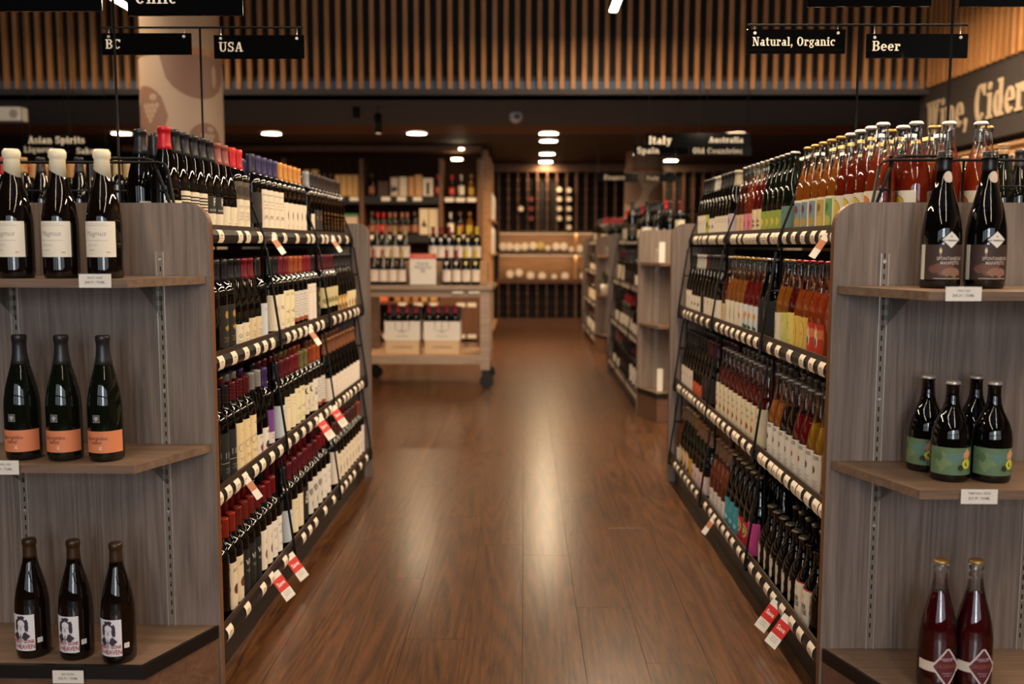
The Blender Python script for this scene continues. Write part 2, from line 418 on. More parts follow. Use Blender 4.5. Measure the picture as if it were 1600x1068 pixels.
# ------------------------------------------------------------------ slab-serif lettering (own outlines)
def _ring(cx, cy, rx, ry, a0, a1, ws, wt, n=14):
    out = []
    for i in range(n):
        p, q = [R(a0+(a1-a0)*k/n) for k in (i, i+1)]
        out.append([(cx+rx*cos(p), cy+ry*sin(p)), (cx+rx*cos(q), cy+ry*sin(q)), (cx+(rx-ws)*cos(q), cy+(ry-wt)*sin(q)), (cx+(rx-ws)*cos(p), cy+(ry-wt)*sin(p))])
    return out
def _r(x0, y0, x1, y1): return [[(x0, y0), (x1, y0), (x1, y1), (x0, y1)]]
def _d(x0, y0, x1, y1, w): return [[(x0, y0), (x0+w, y0), (x1+w, y1), (x1, y1)]]
S_, T_, XH = .19, .085, .7
def glyph(c):
    r, d, g = _r, _d, _ring; s, t, x = S_, T_, XH
    def bowl(cx, rx, y=x, a0=0, a1=360): return g(cx, y/2, rx, y/2+.01, a0, a1, s, t*1.1)
    G = {
     'A': (.86, d(.06,0,.36,1,.1)+d(.58,0,.36,1,s+.02)+r(.16,.3,.62,.39)+r(0,0,.3,t)+r(.5,0,.9,t)),
     'B': (.8, r(.1,0,.1+s,1)+r(.02,0,.45,t)+r(.02,1-t,.45,1)+r(.2,.48,.45,.56)+g(.43,.76,.3,.24,-90,90,s,t)+g(.43,.28,.34,.28,-90,90,s,t)),
     'C': (.84, g(.42,.5,.38,.52,40,320,s+.02,t*1.2)+r(.66,.68,.74,1)),
     'F': (.74, r(.1,0,.1+s,1)+r(.02,0,.4,t)+r(.02,1-t,.7,1)+r(.62,.72,.7,1)+r(.2,.47,.52,.55)+r(.46,.36,.53,.66)),
     'I': (.4, r(.1,0,.1+s,1)+r(0,0,.4,t)+r(0,1-t,.4,1)),
     'L': (.72, r(.1,0,.1+s,1)+r(.0,0,.68,t)+r(0,1-t,.4,1)+r(.6,0,.68,.32)),
     'N': (.94, r(.12,0,.22,1)+r(.7,0,.8,1)+d(.6,0,.12,1,s+.03)+r(0,0,.34,t)+r(0,1-t,.3,1)+r(.58,1-t,.92,1)),
     'O': (.88, g(.43,.5,.41,.52,0,360,s+.02,t*1.2,20)),
     'S': (.72, g(.35,.74,.3,.28,35,270,s,t*1.2)+g(.36,.27,.31,.29,90,-145,s,t*1.2)+r(.56,.68,.63,1)+r(.04,0,.11,.32)),
     'U': (.88, r(.1,.3,.1+s,1)+r(.66,.3,.76,1)+g(.43,.33,.33,.35,180,270,s,t*1.2)+g(.43,.33,.33,.35,270,360,.1,t*1.2)+r(0,1-t,.4,1)+r(.54,1-t,.88,1)),
     'W': (1.2, d(.28,0,.08,1,s)+d(.28,0,.5,1,.09)+d(.72,0,.5,1,s)+d(.72,0,.98,1,.09)+r(0,1-t,.38,1)+r(.42,1-t,.78,1)+r(.84,1-t,1.18,1)),
     'a': (.68, r(.38,0,.38+s,.5)+g(.34,.46,.24,.25,0,150,s,t)+g(.27,.21,.25,.22,0,360,s*.9,t)+r(.38,0,.68,t)),
     'b': (.7, r(.08,0,.08+s,1)+bowl(.38,.3)+r(0,1-t,.2,1)),
     'c': (.62, bowl(.33,.31,x,45,315)+r(.5,.46,.58,.7)),
     'd': (.72, r(.4,0,.4+s,1)+bowl(.33,.31)+r(.3,1-t,.5,1)+r(.4,0,.7,t)),
     'e': (.64, bowl(.33,.31,x,0,318)+r(.1,.32,.62,.4)),
     'g': (.66, g(.3,.46,.26,.25,0,360,s*.85,t)+g(.3,-.05,.3,.2,0,360,s*.8,t)+r(.08,.1,.4,.2)+r(.48,.6,.66,.7)),
     'h': (.78, r(.1,0,.1+s,1)+r(.5,0,.5+s,.42)+g(.4,.42,.29,.29,0,110,s,t*1.2)+r(0,0,.36,t)+r(.42,0,.78,t)+r(0,1-t,.2,1)),
     'i': (.4, r(.1,0,.1+s,x)+r(0,0,.4,t)+r(0,x-t,.2,x)+g(.19,.88,.11,.11,0,360,.11,.11)),
     'k': (.76, r(.1,0,.1+s,1)+d(.26,.3,.46,x,.1)+d(.5,0,.3,.42,s)+r(0,0,.36,t)+r(.42,0,.76,t)+r(0,1-t,.2,1)+r(.38,x-t,.7,x)),
     'l': (.4, r(.1,0,.1+s,1)+r(0,0,.4,t)+r(0,1-t,.2,1)),
     'n': (.78, r(.1,0,.1+s,x)+r(.5,0,.5+s,.42)+g(.4,.42,.29,.29,0,110,s,t*1.2)+r(0,0,.36,t)+r(.42,0,.78,t)+r(0,x-t,.2,x)),
     'o': (.68, bowl(.33,.32)),
     'p': (.74, r(.1,-.28,.1+s,x)+bowl(.4,.31)+r(0,-.28,.38,-.28+t)+r(0,x-t,.2,x)),
     'q': (.74, r(.42,-.28,.42+s,x)+bowl(.33,.31)+r(.3,-.28,.7,-.28+t)),
     'r': (.6, r(.1,0,.1+s,x)+g(.42,.4,.24,.31,40,140,s,t*1.3)+g(.48,.56,.1,.11,0,360,.1,.11)+r(0,0,.42,t)+r(0,x-t,.2,x)),
     's': (.56, g(.27,.52,.23,.19,35,270,s*.8,t)+g(.28,.19,.24,.2,90,-145,s*.8,t)+r(.42,.46,.48,.7)+r(.05,0,.11,.24)),
     't': (.5, r(.12,.15,.12+s,.92)+g(.33,.2,.21,.21,180,330,s,t)+r(0,x-t,.46,x)),
     'u': (.78, r(.1,.28,.1+s,x)+r(.5,0,.5+s,x)+g(.39,.28,.29,.29,180,290,s,t*1.2)+r(0,x-t,.2,x)+r(.4,x-t,.6,x)+r(.5,0,.78,t)),
     'y': (.72, d(.3,0,.08,x,s)+d(.26,-.2,.52,x,.09)+r(0,x-t,.34,x)+r(.42,x-t,.72,x)+g(.2,-.16,.12,.12,150,330,.12,.1)),
     ',': (.3, g(.13,.09,.11,.11,0,360,.11,.11)+d(.02,-.2,.14,.06,.1)),
     '&': (.98, g(.4,.76,.24,.25,0,360,s*.8,t)+g(.36,.26,.34,.28,70,330,s,t)+d(.66,0,.24,.68,s)+d(.6,.1,.8,.5,.09)+r(.62,.46,.96,.54)),
     ' ': (.36, []),
    }
    return G.get(c, (.5, []))
def lettering(s, h, sx=1):
    """list of (character, polygons) with cap height h"""
    x = 0; out = []
    for c in s:
        wd, ps = glyph(c)
        out.append((c, [[((px+x)*h*sx, py*h) for px, py in p] for p in ps])); x += wd+.08
    return out, x*h*sx
def letters(parent, s, h, x, z, y, depth, mat, name='letter', axis='xz', joined=False, sx=1):
    """raised letters; axis 'xz' faces -y, 'yz' runs towards -y on a wall facing -x"""
    gl, wd = lettering(s, h, sx); allmb = MB()
    for c, ps in gl:
        if not ps: continue
        mb = allmb if joined else MB()
        for k, p in enumerate(ps):
            e = k*.00006
            a = sum(p[i][0]*p[(i+1) % len(p)][1]-p[(i+1) % len(p)][0]*p[i][1] for i in range(len(p)))
            if axis == 'xz': mb.prism([(px+x, pz+z) for px, pz in (p if a < 0 else p[::-1])], y-depth-e, y, 'y')
            else: mb.prism([(-px+x, pz+z) for px, pz in (p if a > 0 else p[::-1])], y-depth-e, y, 'x')
        if not joined: mb.build(name, mat, parent)
    if joined: allmb.build('lettering', mat, parent)
    return wd
# ------------------------------------------------------------------ the room
XR, XL, YB, ZL, ZH, YS = 3.36, -6.2, 14.9, 2.468, 4.2, 8.3
YF = -3.5
fl = MB().box(XL, XR+1.2, YF, YB+.3, -.12, -.004).build('floor', M['floor_base']); tag(fl, kind='structure')
PW, PL = .182, 1.36
pm = MB().bevel_box(0, PW-.0006, 0, PL-.0006, -.006, 0, .0005).mesh('plank', [M['floor']])
_n = 0
for i in range(-15, 14):
    off = random.random()*PL
    y = 1.3-off
    while y < 15:
        o = link('plank', pm, fl, (i*PW, y, 0)); _n += 1; y += PL
def structure(o): o['kind'] = 'structure'; return o
structure(MB().box(XL, XR+1.2, YF, YS, ZH, ZH+.1).build('ceiling', M['ceil']))
structure(MB().box(XL, XR+1.2, YS, 10.3, ZL, ZL+.12).build('ceiling_low', M['ceil']))
structure(MB().box(XL, XR+1.2, 10.3, 11.15, ZL, ZL+.1).build('trim_1', wood('brown ceiling band', (88, 54, 34), (120, 76, 48), (3, 30, 30), .6)))
structure(MB().box(XL, XR+1.2, 11.15, YB+.3, ZL, ZL+.12).build('ceiling_back', M['ceil_back']))
wf = structure(MB().box(XL, XR+1.2, YF-.1, YF, 0, .75).box(XL, XR+1.2, YF-.1, YF, 2.75, ZH)
   .box(XL, -3.98, YF-.1, YF, .75, 2.75).box(-2.62, -2.42, YF-.1, YF, .75, 2.75).box(-1.08, -.97, YF-.1, YF, .75, 2.75).box(-.03, .08, YF-.1, YF, .75, 2.75)
   .box(1.02, 1.08, YF-.1, YF, .75, 2.75).box(2.42, 2.58, YF-.1, YF, .75, 2.75).box(3.62, XR+1.2, YF-.1, YF, .75, 2.75).build('wall_front', M['wall']))
structure(MB().box(XL-.1, XL, YF-.1, YB+.3, 0, ZH+.1).build('wall_left', M['wall']))
structure(MB().box(XL, XR+1.2, YB+.2, YB+.3, 0, ZL+.1).build('wall_back', M['wall']))
# bulkhead with oak slats
bh = structure(MB().box(XL, XR+.1, YS+.05, YS+.25, ZL, ZH).build('wall_bulkhead', M['wall']))
structure(MB().box(XL, XR, YS-.075, YS+.06, ZL, ZL+.042).build('trim_2', M['ledge']))
structure(MB().box(XL, XR, YS+.015, YS+.05, ZL+.042, ZL+.16).build('trim_3', flat((58, 52, 50), .7)))
sm = MB().bevel_box(-.019, .019, -.012, .03, 0, ZH-2.52, .002).mesh('slat', [M['slat']])
x = XL+.05
while x < XR-.03:
    link('slat', sm, bh, (x, YS-.02, 2.52)); x += .0937
wr = structure(MB().box(XR, XR+.1, YF, YS+.1, 1.985, ZH).build('wall_right', M['fascia']))
y = YS-.1
_fz = 2.55
_,_fz = at(1600, 69, 3.36*1510/782)
sm2 = MB().bevel_box(-.008, .03, -.02, .02, 0, ZH-2.52, .002).mesh('slat', [M['slat']])
while y > 3.2:
    link('slat', sm2, wr, (XR-.025, y, 2.52)); y -= .0937
structure(MB().box(XR-.01, XR+.005, YF, YS, 1.985, 2.47).build('trim_4', M['fascia']))
structure(MB().prism([(XR-.02, 1.845), (XR+.12, 1.845), (XR+.12, 1.93), (XR-.03, 1.93), (XR-.03, 1.905), (XR+.0, 1.89)], YF, YS, 'y').build('trim_5', M['oak_l']))
structure(MB().box(XR+1.1, XR+1.2, YF, YB, 0, 2.2).build('wall_alcove', flat((92, 66, 48), .7)))
structure(MB().box(XR, XR+1.2, YF, YS+.1, 1.98, 2.02).build('ceiling_alcove', M['wall']))
structure(MB().box(XR+.1, XR+.5, YF, YS+.1, ZH, ZH+.1).build('ceiling_side', M['wall']))
# wall lettering on the right fascia
sgn = empty('wall_lettering', (XR-.012, 7.6, 2.1), label='large cream words Wine, Cider and ampersand across the dark right fascia', cat='wall sign')
sgn.location = (XR-.012, 8.21, 0)
gw = letters(sgn, 'Wine, Cider &', .262, 0, 2.13, 0, .012, flat((206, 180, 148), .5), axis='yz', sx=.79)
# the lettering runs away from its origin towards the viewer
# ------------------------------------------------------------------ columns
def column(name, cx, cy, r, ztop, label, prints, zw):
    t = empty(name, (cx, cy, 0), label=label, cat='column')
    MB().lathe([(r-.012, 0), (r-.012, ZH if cy < YS else ZL)], 40).build('shaft', flat((150, 124, 98), .6), t)
    MB().lathe([(r-.012, zw), (r+.006, zw), (r+.006, zw+.045), (r-.012, zw+.045)], 40, sm=False).build('collar', flat((150, 98, 50), .5), t)
    mb = MB().lathe([(r, .0), (r, zw)], 48)
    print_items(mb, prints, r, .001)
    mb.build('printed_wrap', [M['column'], M['taupe'], M['pale']], t)
    return t
def grapes(u, z, s, mi=2):
    it = []
    for row in range(4):
        for k in range(4-row): it.append(('disc', mi, u+(k-(3-row)/2)*s*2.1, z-row*s*1.8, s))
    it.append(('blob', mi, u+s*1.5, z+s*3, s*1.8, s*1.4, 5)); return it
cx0, _ = at(289, 300, 6.5)
column('printed_column', cx0, 6.5, .262, ZH, 'wide round column with beige and taupe grape print behind left rack',
       [('disc', 1, -.2, 2.03, .2), ('halfdisc', 1, .2, 2.418, .25, .27), ('disc', 1, .24, 1.87, .13)] + grapes(-.13, 2.1, .017) + grapes(.25, 1.92, .013)
       + [('oval', 2, .31, 2.3, .02, .07), ('blob', 2, -.26, 2.14, .02, .04, 3)], 2.42)
cx1, _ = at(1006, 300, 13.3)
column('printed_column', cx1, 13.3, .262, ZL, 'distant round column with cream print standing before the back wine wall',
       [('disc', 1, -.25, 1.95, .2), ('disc', 1, .3, 1.75, .3)], 2.2)
# ------------------------------------------------------------------ lamps
def downlight(px, py, zc=ZL, label='', r=.11):
    k = (zc-EYE); d = CM @ Vector(((px-800)/F, (534-py)/F, -1)); s = k/d.z; X, Y = d.x*s, d.y*s
    t = empty('downlight', (X, Y, zc), label=label, cat='ceiling light')
    MB().lathe([(r+.02, -.004), (r+.018, -.012), (r, -.014), (r, -.004)], 24).build('rim', M['black'], t)
    MB().lathe([(r, -.008), (0, -.0081)][::-1], 24).build('diffuser', LAMP, t)
    l = D.lights.new('downlight_beam', 'AREA'); l.shape = 'DISK'; l.size = r*1.6; l.energy = 9 if Y > 13 else 24; l.color = WARM
    l.spread = R(150)
    o = D.objects.new('downlight_beam', l); COL.objects.link(o); o.location = (X, Y, zc-.03)
    return X, Y
for px, py, nm in [(190, 207.5, 'recessed round ceiling light left of the printed column'), (424, 207.5, 'recessed round ceiling light above the purple-capped bottles'),
                   (651, 207.5, 'recessed round ceiling light above the liquor bookcase'), (857.5, 207.5, 'nearest ceiling light of the four in line above the aisle'),
                   (857, 219.3, 'second ceiling light of the four in line above the aisle'), (855, 239.5, 'third ceiling light of the four in line above the aisle'),
                   (853, 252, 'farthest ceiling light of the four in line above the aisle'), (1150, 208.5, 'recessed round ceiling light right of the hanging country signs'),
                   (1048, 250, 'recessed round ceiling light below the hanging country signs')]:
    downlight(px, py, label=nm)
for X, Y in [(-4.6, 11), (-1.3, 13.2), (-2.6, 9.4), (2.6, 10.6)]:   # lamps out of view that light the back of the shop
    area('downlight_beam', (X, Y, ZL-.03), (0, 0, 0), .2, .2, 18, WARM)
# linear lamps
def linear(X, y0, y1, z, label, power):
    t = empty('linear_light', (X, y1, z), label=label, cat='ceiling light')
    MB().box(-.035, .035, y0-y1, 0, .002, .07).build('housing', M['black'], t)
    MB().bevel_box(-.028, .028, y0-y1+.01, -.01, -.006, .004, .002).build('diffuser', TUBE, t)
    for yy in (y0-y1+.3, -.3): MB().tube([(0, yy, .07), (0, yy, ZH-z)], .003).build('suspension_cable', M['black'], t)
    n = max(1, int((y1-y0)/2.2))
    for i in range(n):
        area('linear_beam', (X, y0+(y1-y0)*(i+.5)/n, z-.012), (0, 0, 0), .05, (y1-y0)/n*.95, power/n, (1, .76, .5))
XT, ZT = at(958, 18, 7.5)
linear(XT, 2.2, 7.5, ZT, 'bright linear light hanging above the aisle before the slat wall', 140)
XT2, _ = at(213, 22, 7.5)
linear(XT2, 2.2, 7.5, ZT, 'bright linear light hanging over the far left before the slats', 80)
linear(2.55, 1.0, 7.0, ZT, 'linear light hanging over the right aisle behind the signs', 165)
linear(-1.2, -2.6, 3.0, ZT, 'linear light hanging over the near left shelves', 42)
linear(1.2, -2.6, 2.2, ZT, 'linear light hanging over the near right shelves', 36)
# security camera, spots, emergency light
X, Z = at(806, 182, 9.35)
t = empty('security_camera', (X, 9.35, ZL), label='white round dome camera on the dark ceiling above the aisle', cat='security camera')
MB().lathe([(0, 0), (.045, 0), (.045, -.03), (.03, -.045)][::-1], 24).build('base', M['white'], t)
zc_ = Z-ZL
MB().lathe([(.064*sin(a_*pi/12), zc_-.064*cos(a_*pi/12)) for a_ in range(13)], 24).tube([(0, 0, 0), (0, 0, zc_)], .02, 10).build('dome', M['white'], t)
MB().prism([(.012+.03*cos(a_*pi/8), zc_-.006+.024*sin(a_*pi/8)) for a_ in range(16)], -.066, -.05, 'y').build('lens', flat((60, 44, 40), .2), t)
for px, py, nm, lit in [(591, 208, 'black cylinder spotlight hanging left of the bookcase ceiling light', 1), (557, 184, 'smaller black cylinder spotlight left of another hanging spotlight', 0)]:
    Y = 9.0; X, Z = at(px, py, Y)
    t = empty('spotlight', (X, Y, Z), label=nm, cat='spotlight')
    MB().lathe([(0, .001), (.03, 0), (.034, .004), (.034, .17), (.02, .18), (0, .18)], 18).build('housing', M['black'], t)
    MB().tube([(0, 0, .17), (0, 0, ZL-Z)], .004).build('stem', M['black'], t)
    if lit: MB().lathe([(0, -.001), (.026, -.001)], 16).build('lens', emit('spot lens', (1, .6, .35), 1.2), t)
X0, Z0 = at(-25, 189, YS-.1); X1, Z1 = at(34, 167, YS-.1)
t = empty('emergency_light', (X0, YS-.1, Z0), label='white rectangular box with a round emblem at the far left', cat='emergency light')
MB().bevel_box(0, X1-X0, -.02, .1, 0, Z1-Z0, .006).build('housing', M['white'], t)
MB().prism([(X1-X0-.06+.036*cos(a*pi/10), (Z1-Z0)/2+.036*sin(a*pi/10)) for a in range(20)], -.028, -.02, 'y').build('emblem', flat((176, 160, 150), .5), t)
# ------------------------------------------------------------------ hanging signs
def sign_board(X0, X1, Z0, Z1, Y, text, label, h, tx=.02, font_z=None, rail_z=None, sx=1):
    t = empty('hanging_sign', ((X0+X1)/2, Y, Z0), label=label, cat='sign')
    hw = (X1-X0)/2; H = Z1-Z0
    MB().bevel_box(-hw, hw, -.003, .003, 0, H, .001).build('board', M['acrylic'], t)
    if text: letters(t, text, h, -hw+tx, font_z if font_z is not None else (H-h)/2, -.003, .0012, M['letter'], sx=sx)
    for s in (-1, 1):
        xx = s*(hw-.025)
        hb = MB().tube([(xx, 0, H-.012), (xx, 0, (rail_z-Z0 if rail_z else H+.02))], .0016); hb.build('hanger', M['steel'], t)
        MB().prism([(xx+.005*cos(a*pi/5), H-.012+.005*sin(a*pi/5)) for a in range(10)], -.006, -.003, 'y').build('grommet', M['steel'], t)
    return t
def sign_stand(px, Y, z0, rail, rx0, rx1, label, top=None):
    X, _ = at(px, 205, Y)
    t = empty('sign_stand', (X, Y, z0), label=label, cat='sign stand')
    MB().tube([(0, 0, 0), (0, 0, (top or rail)-z0)], .0038, 8).build('pole', M['black'], t)
    MB().bevel_box(-.05, .05, -.04, .04, 0, .006, .001).build('foot', M['black'], t)
    MB().tube([(rx0-X, 0, rail-z0), (rx1-X, 0, rail-z0)], .0038, 8).build('rail', M['black'], t)
    return t
YL2 = 3.45
_, zr = at(318, 43, YL2); xa, _ = at(160, 41, YL2); xb, _ = at(474, 46, YL2)
sign_stand(317, YL2, 1.2465, zr, xa, xb, 'thin black sign pole on left rack carrying BC and USA boards')
for a, b, y0, y1, tx, nm in [(159, 300, 52, 86, 'BC', 'black hanging sign reading BC left of the printed column'), (334, 476, 55, 92, 'USA', 'black hanging sign reading USA right of the printed column')]:
    x0, z1 = at(a, y0, YL2); x1, z0 = at(b, y1, YL2)
    sign_board(x0, x1, z0, z1, YL2, tx, nm, .032, .013 if tx == 'BC' else .018, rail_z=zr)
YL1 = 2.72
_, z0 = at(290, 25, YL1); xa, _ = at(200, 20, YL1); xb, _ = at(380, 20, YL1); xc, _ = at(-22, 20, YL1); xd, _ = at(160, 20, YL1)
_, z0b = at(80, 18, YL1)
sign_stand(184, YL1, 1.2465, z0+.115, xc, xb, 'thin black sign pole at the near end of the left rack')
sign_board(xa, xb, z0, z0+.085, YL1, 'Chile', 'black hanging sign reading Chile at the top edge of picture', .034, .022, .032, rail_z=z0+.115)
sign_board(xc, xd, z0b, z0b+.085, YL1, 'BC', 'black hanging sign cut off at the top left corner', .033, .02, .036, rail_z=z0+.115)
YR2 = 3.2
_, zr = at(1338, 39, YR2); xa, _ = at(1168, 35, YR2); xb, _ = at(1512, 44, YR2)
sign_stand(1337, YR2, 1.2465, zr, xa, xb, 'thin black sign pole on right rack carrying Natural Organic and Beer boards')
for a, b, y0, y1, tx, nm in [(1167, 1320, 46, 84, 'Natural, Organic', 'black hanging sign reading Natural, Organic above the right rack'), (1354, 1511, 53, 91, 'Beer', 'black hanging sign reading Beer before the right slat wall')]:
    x0, z1 = at(a, y0, YR2); x1, z0 = at(b, y1, YR2)
    sign_board(x0, x1, z0, z1, YR2, tx, nm, .0275 if len(tx) > 5 else .031, .018, rail_z=zr, sx=.87 if len(tx) > 5 else 1)
YR1 = 2.62
_, z0 = at(1360, 11, YR1); xa, _ = at(1261, 10, YR1); xb, _ = at(1455, 10, YR1); xc, _ = at(1499, 10, YR1); xd, _ = at(1692, 10, YR1)
sign_stand(1480, YR1, 1.2465, z0+.115, xa, xd, 'thin black sign pole at the near end of the right rack')
sign_board(xa, xb, z0, z0+.085, YR1, '', 'blank lower strip of a black sign above the Natural Organic sign', .03, rail_z=z0+.115)
sign_board(xc, xd, z0, z0+.085, YR1, '', 'blank lower strip of a black sign at the top right corner', .03, rail_z=z0+.115)
# distant signs
def far_sign(a, b, y0, y1, Y, tx, nm, h, txp=.03):
    x0, z1 = at(a, y0, Y); x1, z0 = at(b, y1, Y)
    t = empty('hanging_sign', ((x0+x1)/2, Y, z0), label=nm, cat='sign'); hw = (x1-x0)/2
    MB().bevel_box(-hw, hw, -.004, .004, 0, z1-z0, .001).build('board', M['acrylic'], t)
    letters(t, tx, h, -hw+txp, (z1-z0-h)/2, -.004, .002, M['letter'], joined=True)
    for s in (-1, 1): MB().tube([(s*(hw-.03), 0, z1-z0), (s*(hw-.03), 0, (ZH if Y < YS else ZL)-z0)], .003).build('hanger', M['black'], t)
far_sign(1008, 1098, 208, 230, 7.8, 'Italy', 'distant black sign reading Italy in the upper row of four', .06)
far_sign(1098, 1172, 208, 229, 7.9, 'Australia', 'distant black sign reading Australia in the upper row of four', .045, .05)
far_sign(990, 1054, 227, 243, 8.1, 'Spain', 'distant black sign reading Spain in the lower row of four', .05)
far_sign(1056, 1174, 228, 243, 8.15, 'Old Countries', 'distant black sign reading Old Countries in the lower row of four', .045, .14)
far_sign(931, 996, 270, 284, 11.6, 'France', 'farthest black sign left of the distant round column', .055, .1)
far_sign(1006, 1056, 272, 284, 11.7, 'Italy', 'farthest black sign before the distant round column', .05)
far_sign(40, 116, 211, 226, 7.6, 'Asian Spirits', 'distant black sign reading Asian Spirits behind wax-topped bottles', .052, .02)
far_sign(30, 108, 226, 241, 7.9, 'Liqueur', 'distant black sign reading Liqueur behind wax-topped bottles', .047, .04)
far_sign(112, 172, 228, 243, 7.95, 'Sake', 'distant black sign reading Sake behind wax-topped bottles', .047, .04)
# ------------------------------------------------------------------ bottle designs
CR = (226, 214, 190); WH = (222, 218, 210); INK = (44, 38, 36); GOLD = (196, 142, 62)
BLK = ('foil', (34, 33, 35)); 
def lab(bg, z0, z1, items=(), cols=(INK,), half=78, nm='label', cen=0): return (nm, bg, half, z0, z1, list(items), list(cols), cen)
def T(s, size, u, z, mi=0, **k): return ('text', mi, s, size, u, z, k)
def lines(z, n, w=.02, dz=.006, mi=0, h=.0012, u=0): return [('rect', mi, u-w*(1 if i % 2 == 0 else .7), u+w*(1 if i % 2 == 0 else .7), z-i*dz, z-i*dz+h) for i in range(n)]
def wine(desc, cap, labels, shape='bordeaux', glass='dark_glass', **k): return Spec(desc, shape, glass, cap, labels, **k)
def cider(desc, drink, cap, labels, shape='cider', **k): return Spec(desc, shape, 'clear', cap, labels, drink, name=k.pop('name', 'cider_bottle'), cat='cider bottle', **k)
SW, GD, RDc = (196, 192, 186), (186, 150, 84), (176, 24, 38)
stripes = [('rect', 0, -.045, .045, .072+i*.009, .076+i*.009) for i in range(5)]
